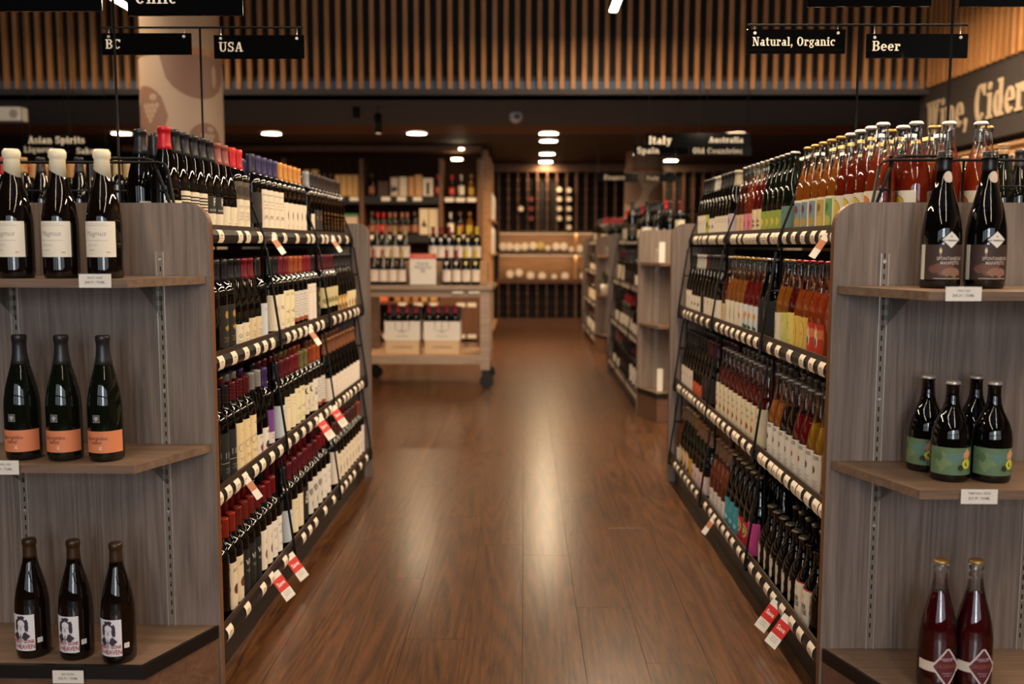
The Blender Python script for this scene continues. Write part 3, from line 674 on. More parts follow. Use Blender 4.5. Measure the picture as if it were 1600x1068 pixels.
Ld = dict(
 redwax=wine('red wax-topped burgundy bottle', ('wax', (190, 20, 34)), [lab(CR, .03, .095, lines(.08, 4))], 'burgundy'),
 blkplain=wine('tall black-capped burgundy bottle', BLK, [lab(CR, .03, .095, lines(.08, 4))], 'burgundy'),
 stripe=wine('burgundy bottle with striped cream label', BLK, [lab(CR, .03, .125, stripes+lines(.055, 3))], 'burgundy'),
 fp=wine('burgundy bottle with white F label', BLK, [lab(CR, .02, .068, [('rect', 0, .006, .009, .024, .05)]), lab((22, 20, 20), .068, .122, [T('F', .034, 0, .103, bold=.02), T('SCOPERCHI', .009, 0, .078)], (WH,))], 'burgundy'),
 cvert=wine('copper-capped burgundy bottle with cream label', ('foil', (150, 84, 74)), [lab(CR, .02, .095, [T('terra', .014, .004, .065, rot=pi/2)]+lines(.04, 2, .012))], 'burgundy'),
 engr=wine('red-capped bottle with engraved picture label', ('foil', (206, 38, 42)), [lab((92, 80, 66), .125, .185, [('blob', 0, -.02+.012*i, .155, .014, .022, i) for i in range(4)], ((50, 42, 34),)), lab(CR, .03, .125, [T('CITIZEN', .013, 0, .1)]+lines(.08, 5, .025))]),
 navy=wine('navy-capped bottle with dark label', ('foil', (44, 44, 66)), [lab((34, 30, 30), .05, .16, [('disc', 0, 0, .11, .014)], ((100, 40, 34),))]),
 sketch=wine('purple-capped bottle with cream sketch label', ('foil', (58, 50, 92)), [lab((228, 216, 196), .035, .175, [T('THE DISTRICT', .009, 0, .155), T('m', .03, -.012, .075, shear=.4), T('w', .03, .012, .072, shear=.4)]+lines(.13, 3, .024, .012))]),
 figs=wine('gold-capped bottle with cream figure label', ('foil', (206, 140, 66)), [lab((228, 214, 194), .02, .14, [('blob', 0, 0, .09, .008, .022, 3), T('vino', .013, 0, .05, mi=1)]+lines(.04, 2, .014, .006, 1), (INK, (170, 90, 84)))]),
 silv=wine('silver-capped bottle with small cream label', ('foil', (150, 150, 152)), [lab(CR, .04, .11, lines(.095, 5, .016), half=45)]),
 tallblk=wine('plain black-capped bottle', BLK, [lab((30, 28, 28), .04, .13, lines(.1, 3, .02), (GOLD,))]),
 goldtxt=wine('dark brown bottle with gold lettering', ('foil', (44, 26, 22)), [lab(None, .03, .15, [T('ORO', .014, 0, .12)]+lines(.1, 6, .016, .01), (GOLD,))], glass='brown_glass'),
 badge=wine('black-capped bottle with gold badges', BLK, [lab((26, 24, 20), .03, .16, [('disc', 0, 0, .13, .012), ('blob', 0, 0, .09, .014, .01, 4)]+lines(.06, 3, .02), ((160, 124, 50),))]),
 quis=wine('black-capped burgundy bottle lettered QUIS', BLK, [lab(CR, .015, .09, [T('QUIS', .017, 0, .052), ('rect', 0, .0, .004, .072, .082)]+lines(.035, 2, .02))], 'burgundy'),
 cds=wine('red-capped burgundy bottle with beige label', ('foil', (160, 26, 40)), [lab((214, 196, 160), .02, .1, [T('CdS', .014, 0, .075, shear=.2)]+lines(.055, 4, .02))], 'burgundy'),
 blue=wine('bottle with pale blue-white label', BLK, [lab((196, 204, 214), .02, .14, lines(.12, 2, .02))]),
 filf=wine('bottle with cream label lettered FELIZ', BLK, [lab(CR, .03, .16, [T('FELIZ', .018, 0, .11)]+lines(.05, 2, .02))]),
 cxcx=wine('bottle with cream scroll label lettered CxCx', ('foil', (150, 24, 40)), [lab((226, 216, 178), .03, .17, [T('CxCx', .015, 0, .155), T('~S~', .022, 0, .09, bold=.02)]+lines(.06, 3, .018))]),
 rust=wine('orange-capped bottle with rust-banded white label', ('foil', (214, 96, 40)), [lab((208, 202, 196), .055, .16, lines(.145, 8, .024, .011), half=78), lab((150, 72, 44), .04, .055)]),
 bigw=wine('red-capped bottle with large white label', ('foil', (172, 22, 40)), [lab((224, 214, 204), .03, .18, lines(.165, 3, .02, .01)+[('rect', 0, .018, .026, .05, .058)])]),
 olive=wine('maroon-capped bottle with olive picture label', ('foil', (112, 22, 36)), [lab((196, 184, 140), .06, .15, [('blob', 0, -.02, .09, .02, .016, 1), ('blob', 0, .014, .105, .02, .014, 2)], ((132, 122, 78),))]),
 goldb=wine('tall dark bottle with gold picture label', BLK, [lab((168, 124, 60), .02, .1, [('blob', 0, 0, .05, .02, .02, 6), ('blob', 1, -.01, .07, .01, .02, 5)], ((70, 48, 24), (220, 190, 130)))], 'burgundy'),
 wedge=wine('tall dark bottle with white and gold label', BLK, [lab((214, 196, 160), .02, .11, [('blob', 0, 0, .05, .02, .03, 8)], ((150, 110, 50),))], 'burgundy'),
 darkno=wine('bottle with black label lettered NO', ('screw', (52, 40, 40)), [lab((28, 29, 31), .02, .165, [T('NO', .026, 0, .095, bold=.01), ('rect', 0, -.04, .04, .072, .074)]+lines(.055, 3, .02), ((150, 148, 146),))]),
 bike=wine('red screw-capped bottle with cream bicycle label', ('screw', (128, 30, 34)), [lab((228, 206, 162), .02, .17, [('oval', 0, -.013, .09, .012, .012), ('oval', 1, -.013, .09, .0105, .0105), ('oval', 0, .015, .09, .012, .012), ('oval', 1, .015, .09, .0105, .0105), ('rect', 0, -.008, .012, .104, .106), T('cicl', .011, 0, .145)]+lines(.055, 2, .02), (INK, (228, 206, 162)))]),
 crane=wine('silver screw-capped bottle lettered CRANE', ('screw', (190, 186, 180)), [lab((226, 216, 206), .01, .09, [T('CRANE', .012, 0, .08), ('blob', 1, 0, .045, .018, .018, 2)], (INK, (132, 60, 78)))], 'burgundy'),
 grape=wine('silver screw-capped bottle with vine label', ('screw', (206, 202, 198)), [lab((226, 220, 210), .01, .1, [T('VIN', .012, 0, .085), ('blob', 0, 0, .04, .016, .02, 7)])], 'burgundy'),
 purp=wine('purple-capped bottle with purple label', ('foil', (86, 50, 128)), [lab((112, 62, 140), .07, .15), lab((214, 204, 206), .03, .07, lines(.06, 3, .02))]),
 cresc=wine('olive-capped bottle with crescent label', ('foil', (150, 138, 72)), [lab((220, 210, 190), .04, .16, [('disc', 0, -.012, .135, .013), ('disc', 1, -.006, .137, .011), ('blob', 0, .012, .09, .014, .02, 9)]+lines(.065, 2, .02), (INK, (220, 210, 190)))]),
 torn=wine('bottle with white label lettered TORN', ('foil', (176, 70, 36)), [lab((224, 218, 204), .03, .165, [T('TORN\nNEMEI', .02, 0, .112, bold=.03, sx=.8)]+lines(.07, 3, .02))]),
 creamp=wine('maroon-capped bottle with plain cream label', ('foil', (120, 22, 34)), [lab((228, 214, 184), .03, .16, lines(.145, 3, .02, .012))]),
 redtxt=wine('tan-capped bottle with tall red-lettered white label', ('foil', (168, 104, 64)), [lab((224, 214, 202), .02, .125, [T('A', .02, 0, .1)]+lines(.075, 5, .012, .01), ((170, 56, 50),))], 'burgundy'),
 ant=wine('orange-capped bottle lettered ANT', ('screw', (206, 60, 36)), [lab((224, 208, 180), .02, .165, [T('ANT', .018, 0, .14), ('disc', 1, 0, .08, .016)], (INK, (96, 50, 44)))]),
 vivi=wine('black-labelled bottle lettered VIVI', ('screw', (170, 50, 34)), [lab((24, 24, 25), .02, .165, [T('ViVi', .026, 0, .12, bold=.02)]+lines(.095, 2, .02), ((186, 182, 178),))]),
 cc=wine('red screw-capped bottle with cream C label', ('screw', (158, 34, 34)), [lab((226, 216, 200), .03, .165, [T('C', .022, 0, .125, shear=.3), ('blob', 0, .004, .08, .012, .02, 3)], ((120, 60, 50),))]),
 claire=wine('red screw-capped bottle with white script label', ('screw', (168, 26, 34)), [lab((226, 220, 212), .03, .16, [T('Comte\nde\nClaire', .016, 0, .115, shear=.3)]+lines(.06, 2, .02))]),
 grid=wine('bottle with black and white block-letter label', ('foil', (120, 20, 30)), [lab((30, 26, 26), .03, .165, [T('BIG\nRED\nBOX', .02, 0, .12, bold=.03)], ((204, 196, 184),))]),
 mapl=wine('bottle with white map drawing label', ('foil', (130, 24, 34)), [lab((214, 208, 198), .03, .165, [('blob', 0, -.01, .12, .016, .02, 1), ('blob', 0, .01, .07, .018, .022, 2)], ((140, 132, 126),))]),
 blob=wine('bottle with white label and black figure', ('foil', (96, 50, 44)), [lab((222, 208, 186), .03, .155, [('blob', 0, 0, .075, .008, .026, 5)]+lines(.135, 3, .016))]),
 lav=wine('red-capped bottle with lavender white label', ('foil', (176, 74, 60)), [lab((214, 204, 212), .03, .175, lines(.16, 3, .02, .01)+lines(.09, 4, .02))]),
)
AMB, ORG, REDQ, PINK, GLD = (226, 138, 44), (232, 98, 30), (160, 26, 18), (206, 84, 60), (214, 158, 40)
cid = lambda txtc: [lab((222, 216, 206), .015, .13, [T('CIDER', .016, 0, .118, bold=.01), T('~', .03, 0, .09, mi=1), ('blob', 1, -.004, .082, .012, .014, txtc[0])]+lines(.05, 4, .02), (INK, txtc))]
art = lambda bg, cols, sd: [lab(bg, .015, .122, [('rect', 0, -.03, .03, .022, .114), ('blob', 1, -.012, .08, .014, .03, sd), ('blob', 2, .01, .05, .016, .022, sd+1), ('blob', 3, .006, .09, .012, .016, sd+2)], cols)]
Rd = dict(
 peach=cider('white-capped red-amber cider bottle with lemon label', (182, 60, 24), ('crown', (236, 232, 226)), [lab((232, 222, 198), .015, .118, [('disc', 0, 0, .08, .027), ('disc', 1, 0, .08, .0255), ('rect', 0, -.001, .001, .105, .114)], (INK, (222, 188, 60)))]),
 orng=cider('white-capped red-amber cider bottle with orange label', (206, 84, 32), ('crown', (236, 232, 226)), [lab((232, 222, 198), .015, .118, [('disc', 0, 0, .08, .027), ('disc', 1, 0, .08, .0255)], ((190, 70, 30), (226, 130, 60)))]),
 gardn=cider('gold-capped amber cider bottle with garden label', AMB, ('crown', GD), art((236, 224, 190), ((120, 150, 170), (70, 120, 60), (190, 150, 60), (120, 60, 80)), 3)),
 palm=cider('gold-capped amber cider bottle with palm label', AMB, ('crown', GD), art((236, 222, 180), ((196, 170, 96), (96, 96, 40), (210, 180, 100), (130, 110, 50)), 12)),
 greenc=cider('gold-capped amber cider bottle with green label', AMB, ('crown', GD), art((236, 228, 190), ((120, 164, 110), (60, 110, 56), (190, 190, 90), (80, 130, 70)), 22)),
 teal=wine('dark crown-capped bottle with teal label', ('crown', SW), [lab((100, 132, 124), .02, .11, lines(.09, 2, .02))], 'cider', 'green_glass', name='beer_bottle'),
 limed=wine('dark crown-capped bottle with lime green label', ('crown', SW), [lab((150, 166, 70), .015, .1, [('blob', 0, 0, .06, .02, .02, 3)], ((220, 200, 80),))], 'cider', 'green_glass', name='beer_bottle'),
 hullo=cider('red cider bottle with cream brown-lettered label', (168, 34, 22), ('crown', SW), [lab((230, 206, 164), .015, .112, [T('Hullo\nPuple', .019, 0, .06, bold=.03)], ((80, 36, 44),))]),
 pinkl=cider('orange cider bottle with pink label', (208, 84, 38), ('crown', SW), [lab((212, 130, 144), .015, .1, [('blob', 0, 0, .06, .014, .02, 3)], ((190, 90, 110),))]),
 beige=cider('red cider bottle with beige label', (120, 40, 26), ('crown', SW), [lab((206, 176, 140), .015, .1, lines(.08, 3, .02))]),
 creamw=wine('dark bottle with cream capsule and violet label', ('foil', (216, 200, 168)), [lab((190, 176, 186), .02, .11, [('blob', 0, 0, .08, .016, .02, 4)], ((84, 60, 130),))], 'burgundy'),
 wwt=wine('dark bottle with plain white label', BLK, [lab((226, 214, 196), .02, .105, lines(.09, 3, .02))], 'burgundy'),
 wwc=wine('white-capped dark bottle with white label', ('foil', (226, 220, 206)), [lab((226, 214, 196), .02, .1, [('blob', 0, 0, .06, .014, .012, 2)])], 'burgundy'),
 limew=wine('dark bottle with lime label', ('foil', (60, 60, 64)), [lab((182, 188, 60), .02, .12, [('blob', 0, .01, .07, .008, .02, 2)])], 'burgundy'),
 redart=cider('red-capped orange cider bottle with red bird label', ORG, ('crown', RDc), [lab((206, 56, 34), .012, .115, [('blob', 0, 0, .075, .014, .036, 6), ('blob', 1, 0, .06, .006, .02, 8), ('disc', 2, .022, .085, .014)], ((228, 216, 196), (30, 24, 24), (226, 130, 70)))]),
 yell=cider('red-capped amber cider bottle with yellow label', (226, 112, 34), ('crown', RDc), [lab((222, 186, 84), .012, .125, [('oval', 0, 0, .07, .02, .045), ('oval', 1, 0, .07, .017, .042), T('sol', .018, 0, .075)], ((200, 130, 40), (226, 196, 96)))]),
 citron=cider('dark red cider bottle with pale yellow script label', (140, 24, 20), ('crown', RDc), [lab((226, 206, 110), .012, .13, [T('ciel', .02, 0, .09, rot=pi/2)]+lines(.04, 3, .02), ((150, 110, 40),))]),
 limel=cider('amber cider bottle with lime patterned label', (220, 136, 42), ('crown', GD), [lab((198, 200, 110), .012, .125, [('blob', 0, 0, .07, .02, .04, 3)], ((220, 210, 150),))]),
 blacks=wine('black bottle with white vertical script', ('crown', SW), [lab((16, 15, 15), .02, .15, [T('noir brut', .016, 0, .09, rot=pi/2)], ((170, 166, 160),))], 'cider'),
 tulip=cider('red cider bottle with tulip label', (172, 24, 24), ('crown', GD), [lab((214, 216, 216), .015, .12, [('blob', 0, -.012, .07, .01, .016, 1), ('blob', 0, .012, .08, .01, .016, 2), ('rect', 1, -.013, -.011, .02, .06), ('rect', 1, .011, .013, .02, .07), ('blob', 1, 0, .035, .026, .014, 3)], ((220, 150, 40), (50, 96, 50)))]),
 melon=cider('amber cider bottle with pink melon label', (224, 144, 52), ('crown', GD), [lab((226, 220, 206), .015, .12, [('blob', 0, 0, .07, .016, .02, 1), ('rect', 1, .004, .006, .07, .11)], ((222, 110, 120), (60, 70, 90)))]),
 leafy=cider('amber cider bottle with cream script label', (224, 140, 44), ('crown', GD), [lab((226, 216, 190), .015, .12, [T('Ciderie', .015, 0, .07, rot=pi/2), ('blob', 1, -.012, .07, .006, .03, 1)], ((70, 70, 50), (120, 130, 70)))]),
 cidA=cider('amber bottle with white label lettered CIDER', (222, 136, 42), ('crown', SW), cid((120, 60, 50))),
 cidD=cider('near-black bottle with white label lettered CIDER', (52, 12, 14), ('crown', SW), cid((110, 30, 60))),
 cidR=cider('red bottle with white label lettered CIDER', (156, 18, 26), ('crown', SW), cid((170, 50, 60))),
 cidG=cider('golden bottle with white label lettered CIDER', (222, 164, 34), ('crown', SW), cid((90, 90, 80))),
 rowed=cider('red cider bottle with tall cream lettered label', (140, 26, 24), ('crown', SW), [lab((222, 208, 176), .012, .15, [T('SEA', .016, 0, .12), T('CIDRE', .013, 0, .095, mi=1), ('blob', 1, 0, .06, .014, .016, 4)]+lines(.03, 2, .02), (INK, (170, 80, 40)))]),
 orangel=wine('dark bottle with orange label', ('screw', (40, 34, 34)), [lab((206, 84, 44), .015, .08, lines(.06, 2, .02), (WH,))], 'burgundy'),
 whit3=wine('dark bottle with stepped white label', BLK, [lab((226, 212, 196), .015, .12, lines(.09, 4, .02))], 'burgundy'),
 inkb=wine('dark bottle with small maroon lettering', ('foil', (90, 20, 40)), [lab((30, 24, 26), .03, .13, [T('VIDA', .016, 0, .1, rot=pi/2)], ((200, 160, 160),))], 'burgundy'),
 house=wine('black beer bottle with red-edged white label', ('crown', (40, 36, 36)), [lab((226, 214, 196), .012, .118, [T('CIDER\nHOUSE', .02, 0, .06, bold=.03, sx=.75)]+lines(.1, 2, .012)), lab((176, 36, 34), .118, .122)], 'stout', name='beer_bottle', cat='beer bottle'),
 beast=wine('black beer bottle with white animal silhouette', ('crown', (170, 160, 140)), [lab(None, .015, .12, [('blob', 0, 0, .08, .016, .03, 3), ('blob', 0, .004, .05, .01, .026, 6), ('rect', 0, -.008, -.005, .02, .05)], ((206, 198, 184),))], 'stout', name='beer_bottle', cat='beer bottle'),
 magen=wine('dark beer bottle with magenta label', ('crown', (170, 160, 140)), [lab((206, 70, 140), .012, .13)], 'cider', name='beer_bottle', cat='beer bottle'),
 medal=wine('dark beer bottle with green round badge label', ('crown', (190, 170, 130)), [lab((190, 30, 50), .012, .11, [('disc', 0, 0, .075, .026), ('disc', 1, 0, .075, .02), ('blob', 2, 0, .075, .016, .014, 2)], ((206, 190, 130), (70, 130, 80), (190, 200, 110)))], 'cider', name='beer_bottle', cat='beer bottle'),
 aqua=wine('dark beer bottle with turquoise label', ('crown', (190, 170, 130)), [lab((62, 150, 168), .012, .125, [T('S', .03, 0, .09, bold=.03), ('blob', 0, 0, .045, .02, .014, 2)], ((160, 206, 206),))], 'cider', name='beer_bottle', cat='beer bottle'),
 blush=cider('blush cider bottle with small white label', (176, 76, 44), ('foil', (150, 110, 80)), [lab((222, 214, 206), .015, .085, lines(.07, 3, .02))]),
 ovalc=wine('dark green bottle with cream oval label', ('foil', (150, 120, 90)), [lab(None, .01, .12, [('oval', 0, 0, .068, .032, .05)], ((226, 190, 150),))], 'champagne', 'green_glass'),
 yelb=wine('dark green bottle with yellow label', ('foil', (176, 130, 60)), [lab((206, 160, 50), .012, .1, lines(.08, 2, .02))], 'champagne', 'green_glass'),
 pnkb=wine('tan-capped bottle with pink and white label', ('foil', (170, 120, 84)), [lab((222, 196, 190), .012, .095, [('blob', 0, 0, .06, .014, .014, 3)], ((190, 60, 80),))], 'burgundy', 'green_glass'),
)
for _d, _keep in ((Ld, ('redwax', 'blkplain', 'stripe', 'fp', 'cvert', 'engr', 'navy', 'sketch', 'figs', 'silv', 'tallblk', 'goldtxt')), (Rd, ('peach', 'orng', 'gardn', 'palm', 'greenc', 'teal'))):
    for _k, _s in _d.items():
        if _k not in _keep: _s.cap = (_s.cap[0], dk(_s.cap[1]))  # other caps darkened in colour, standing in for shade under the shelf above
# ------------------------------------------------------------------ racks
BAY = .8176
SX = [.0967, .045, .03, .012]            # inset of the four shelf fronts from the aisle edge
SZ = [1.2777, .9168, .5415, .158]        # tops of the four shelf fronts
DROP = .0318
SB = .97                                  # size of the rack bottles
for _d in (Ld, Rd):
    for _s in _d.values(): _s.scale = SB
rear = {}; REAR_M = {}; WHERE = ['the racks']
def rear_mat(kind, m):
    L = REAR_M[kind]
    if m not in L: L.append(m)
    return L.index(m)
def rear_bottle(sp, x, y, z):
    """a low-count bottle joined into the mass that stands behind the front rows"""
    if any(math.hypot(x-o.location.x, y-o.location.y) < .055 for o in D.objects if o.name.startswith('sign_stand')): return
    k = ('clear' if sp.drink else 'dark', WHERE[0])
    if k not in rear: rear[k] = MB(); REAR_M[k] = [M['clear'] if sp.drink else M['dark_glass']]
    mb = rear[k]; H = HT[sp.shape]; pr = PROF[sp.shape]
    n0 = len(mb.v)
    mb.lathe(pr[2:12]+[pr[-3]], 10, 0, x, y, z)
    if sp.drink:
        f = H*.69; pp = [(r-.002, h) for r, h in pr[3:] if h < f]+[(r_at(sp.shape, f)-.002, f), (0, f)]
        mb.lathe(pp, 8, rear_mat(k, liquid(sp.drink)), x, y, z)
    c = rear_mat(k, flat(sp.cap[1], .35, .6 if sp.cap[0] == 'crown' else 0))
    zz = H-(.012 if sp.cap[0] == 'crown' else .066)
    mb.lathe([(r_at(sp.shape, zz+.002)+.001, zz), (r_at(sp.shape, H-.02)+.0014, H-.014), (r_at(sp.shape, H-.008)+.0014, H-.003), (0, H+.001)], 10, c, x, y, z)
    for i in range(n0, len(mb.v)): v = mb.v[i]; mb.v[i] = (x+(v[0]-x)*SB, y+(v[1]-y)*SB, z+(v[2]-z)*SB)
class Rack:
    def __init__(s, side, x0, y0, yaw, length, label, detail=2):
        s.sg = -1 if side == 'L' else 1; s.side = side; s.x0, s.y0, s.len = x0, y0, length
        s.ang = s.sg*R(yaw)
        s.root = empty('gondola_rack', (s.sg*x0, y0, 0), s.ang, label, 'display rack')
        s.detail = detail
    def W(s, off, t):
        lx, ly = s.sg*off, t
        return (s.sg*s.x0+lx*cos(s.ang)-ly*sin(s.ang), s.y0+lx*sin(s.ang)+ly*cos(s.ang))
def panel_outline(x0, x1, h, r=.062):
    pts = [(x0, 0), (x1, 0)]
    for cx, a0 in ((x1-r, 0), (x0+r, 90)):
        for i in range(9):
            a = R(a0+90*i/8); pts.append((cx+r*cos(a), h-r+r*sin(a)))
    return pts
def build_rack(rk, tags, near_panel=True, pt=1.3278):
    g = rk.sg; W_ = .66; root = rk.root; L = rk.len
    X = lambda off: g*off
    MB().prism(panel_outline(min(0, X(W_)), max(0, X(W_)), pt), L, L+.026, 'y', 0, 1).build('end_panel', [M['laminate'], M['edge']], root)
    MB().box(X(.322), X(.338), .03, L, .05, 1.2).build('back_panel', M['deck'], root)
    MB().box(X(.04), X(W_-.04), .03, L, 0, .105).build('plinth', M['black_rail'], root)
    for k in range(4):
        o, z = SX[k], SZ[k]
        sh = MB().box(X(o+.006), X(W_-.1 if k == 0 else .322), .028, L-.002, z-.046, z-.032)
        sh = sh.build('shelf', M['deck'], root)
        # lip and price channel
        MB().prism([(X(o-.001), z-.014), (X(o+.001), z), (X(o+.007), z), (X(o+.007), z-.014)] if g < 0 else [(X(o+.007), z-.014), (X(o+.007), z), (X(o+.001), z), (X(o-.001), z-.014)], .028, L-.002, 'y').build('front_lip', M['lip'], sh)
        pr = [(o+.006, z-.014), (o-.002, z-.014), (o-.009, z-.030), (o-.009, z-.044), (o-.003, z-.054), (o+.006, z-.054)]
        MB().prism([(X(a), b) for a, b in (pr if g > 0 else pr[::-1])], .028, L-.002, 'y').build('price_channel', M['black_rail'], sh)
        # price tags, curved cards in the channel
        if rk.detail > 1:
            cardm = getattr(rk, 'cardm', None)
            if cardm is None:
                mb = MB(); q = [(-.0025, -.0145), (-.0085, -.023), (-.0108, -.031), (-.0108, -.043), (-.0052, -.0535)]
                for a, b in q:
                    for yy in (-.0235, .0235): mb.v.append((X(a), yy, b))
                for i in range(4): mb.face([2*i, 2*i+1, 2*i+3, 2*i+2], 0, True)
                for (zz, w, h) in ((-.0335, .012, .0035), (-.0395, .016, .0015), (-.0285, .008, .0012)):
                    n = len(mb.v); xx = X(-.0112)
                    mb.v += [(xx, -w, zz), (xx, w, zz), (xx, w, zz+h), (xx, -w, zz+h)]; mb.face([n, n+1, n+2, n+3], 1)
                cardm = rk.cardm = mb.mesh('price_tag', [M['tagcard'], flat((164, 148, 136), .7)])
            for t in tags[k]:
                link('price_tag', cardm, sh, (X(o), t, z), 0)
        else:
            mb = MB()
            for t in tags[k]: mb.box(X(o-.0105), X(o-.009), t-.02, t+.02, z-.05, z-.02)
            tag(mb.build('price_tags', M['tagcard'], sh), kind='stuff')
        # shelf end frames of round black bar
        for b in range(4):
            t = min(L-.012, max(.034, b*BAY)) ; zt = (SZ[k-1]-.062) if k else 1.445
            if b == 0 and k: continue
            lean = .064 if k == 0 else .042
            pts = [(X(o-.012), t, z-.06), (X(o-.012), t, z-.035), (X(o-.01+lean), t, zt-.02), (X(o-.002+lean), t, zt-.004), (X(o+.02+lean), t, zt), (X(.3), t, zt)]
            MB().tube(pts, .0045, 6).tube([(X(o-.012), t, z-.058), (X(.31), t, z-.058)], .005, 6).tube([(X(o+.05), t, z-.055), (X(o+.05), t, zt)], .004, 6).tube([(X(o-.008+lean*.5), t, (z+zt)/2), (X(o+.05), t, (z+zt)/2)], .004, 6).build('side_frame', M['black'], root)
    # wire guard at the near end of the top shelf
    o = SX[0]
    zt = 1.435
    gp = MB().tube([(X(o-.004), .03, 1.262), (X(o+.02), .03, zt-.02), (X(o+.028), .03, zt-.004), (X(o+.045), .03, zt), (X(.6), .03, zt)], .0042, 6)
    gp.tube([(X(.33), .03, 1.27), (X(.33), .03, zt)], .003, 6).build('wire_guard', M['black'], root)
def tags_for(seed, gaps):
    rg = random.Random(seed); out = []
    for k in range(4):
        t = .09; L = []
        while t < 2.38:
            if all(abs(t-b*BAY) > .03 for b in range(1, 3)): L.append(t)
            t += rg.choice(gaps[k])
        out.append(L)
    return out
SHN = ['top shelf', 'second shelf', 'third shelf', 'bottom shelf']
def fill(rk, k, rows, specs, rname, hidden=0, rear_rows=2, zoff=0):
    """rows: list of bays, each a list of (spec key, count)"""
    g = rk.sg; n = 0; WHERE[0] = 'the '+rname
    # give every bottle its place along the shelf
    seq = []
    for b, bay in enumerate(rows):
        tot = sum(c for _, c in bay); w0 = b*BAY+(.046 if b else .082); w1 = (b+1)*BAY-.03
        i = 0
        for key, c in bay:
            for j in range(c):
                seq.append((key, w0+(w1-w0)*(i+.25)/tot, b)); i += 1
    total = {}
    for q in seq[hidden:]: total[q[0]] = total.get(q[0], 0)+1
    cnt = {}
    for idx, (key, t, b) in enumerate(seq):
        sp = specs[key]; rr = RB[sp.shape]; off = SX[k]+.012+rr
        z = SZ[k]-DROP
        rot = (pi/2 if g < 0 else -pi/2)+rk.ang+R(random.uniform(-5, 5))
        if idx >= hidden:
            c = cnt.get(key, 0); cnt[key] = c+1
            x, y = rk.W(off, t)
            sp.place((x, y, z), rot, sp.desc+rank(c, total[key])+f', {rname} {SHN[k]}', f'bottles on the {rname} {SHN[k]}')
        for q in range(1 if idx >= hidden else 0, rear_rows+1):
            if k == 0 and t < .3 and not (g < 0 and t > .22): break
            o2 = off+q*.0835
            if o2 > .29 and k > 0: break
            x, y = rk.W(o2, t+random.uniform(-.002, .002)); rear_bottle(specs['blkplain'] if key == 'redwax' else sp, x, y, z)
YAWL, YAWR = .71, .704
rackL = Rack('L', .8268, 2.547, YAWL, 2.4528, 'long grey and black shelving rack of wine left of the aisle')
rackR = Rack('R', .7804, 2.4513, YAWR, 2.4827, 'long grey and black shelving rack of cider right of the aisle')
build_rack(rackL, tags_for(3, [(.085, .14, .19), (.09, .12), (.08, .11), (.1, .17)]))
build_rack(rackR, tags_for(5, [(.052, .085, .1), (.09, .1, .13), (.055, .075, .09), (.08, .1)]))
fill(rackL, 0, [[('redwax', 1), ('stripe', 3), ('fp', 2), ('cvert', 2), ('engr', 2)], [('navy', 1), ('sketch', 4), ('figs', 5)], [('silv', 1), ('tallblk', 2), ('goldtxt', 7)]], Ld, 'left rack', 0, 1)
fill(rackL, 1, [[('filf', 3), ('badge', 2), ('quis', 2), ('cds', 2), ('blue', 1)], [('filf', 2), ('cxcx', 2), ('rust', 3), ('bigw', 2), ('badge', 1)], [('olive', 4), ('goldb', 3), ('wedge', 3)]], Ld, 'left rack', 3)
fill(rackL, 2, [[('darkno', 4), ('bike', 3), ('crane', 1), ('grape', 1), ('purp', 1)], [('blue', 1), ('creamp', 2), ('cxcx', 2), ('cresc', 2), ('torn', 1), ('rust', 2)], [('redtxt', 9)]], Ld, 'left rack', 2)
fill(rackL, 3, [[('ant', 4), ('vivi', 3), ('cc', 2), ('claire', 2)], [('blue', 1), ('creamp', 2), ('grid', 1), ('mapl', 3), ('claire', 2)], [('bigw', 1), ('blob', 8), ('lav', 1)]], Ld, 'left rack', 2)
fill(rackR, 0, [[('orng', 1), ('peach', 3), ('greenc', 1), ('palm', 1), ('gardn', 3)], [('teal', 1), ('limed', 4), ('hullo', 2), ('pinkl', 2), ('beige', 2)], [('creamw', 1), ('wwt', 4), ('wwc', 2), ('limew', 1), ('whit3', 3)]], Rd, 'right rack', 0, 3)
fill(rackR, 1, [[('redart', 5), ('yell', 2), ('citron', 1), ('limel', 1), ('leafy', 1)], [('blacks', 2), ('tulip', 3), ('melon', 1), ('leafy', 3), ('beige', 1)], [('wwt', 4), ('inkb', 1), ('wwc', 3), ('whit3', 2)]], Rd, 'right rack', 3)
fill(rackR, 2, [[('cidG', 4), ('cidR', 2), ('cidD', 2), ('cidA', 2)], [('rowed', 10)], [('inkb', 3), ('orangel', 3), ('whit3', 4)]], Rd, 'right rack', 2, 3)
fill(rackR, 3, [[('house', 4), ('beast', 6)], [('magen', 1), ('medal', 2), ('aqua', 3), ('blush', 4)], [('pnkb', 4), ('yelb', 1), ('ovalc', 3), ('blush', 1)]], Rd, 'right rack', 2, 3)
# the near ends of the top shelves, seen over the end panels
def top_extra(rk, spec, off, t, label):
    x, y = rk.W(off, t); spec.place((x, y, SZ[0]-DROP), (pi/2 if rk.sg < 0 else -pi/2), label, 'bottles at the near end of the top shelves')
for i, (k, off, t, pos) in enumerate([('peach', .226, .078, 'beside the front corner bottle'), ('peach', .31, .078, 'third from the aisle'), ('orng', .392, .078, 'fourth from the aisle'), ('peach', .226, .163, 'one back, second from the aisle'),
        ('gardn', .31, .163, 'one back, third from the aisle'), ('palm', .452, .17, 'one back, fourth from the aisle'), ('greenc', .226, .25, 'two back, second from the aisle')]):
    top_extra(rackR, Rd[k], off, t, Rd[k].desc.replace(' cider', '')+', '+pos)
top_extra(rackL, Ld['blkplain'], .24, .16, 'tall black-capped burgundy bottle left of the red wax one, rack top')
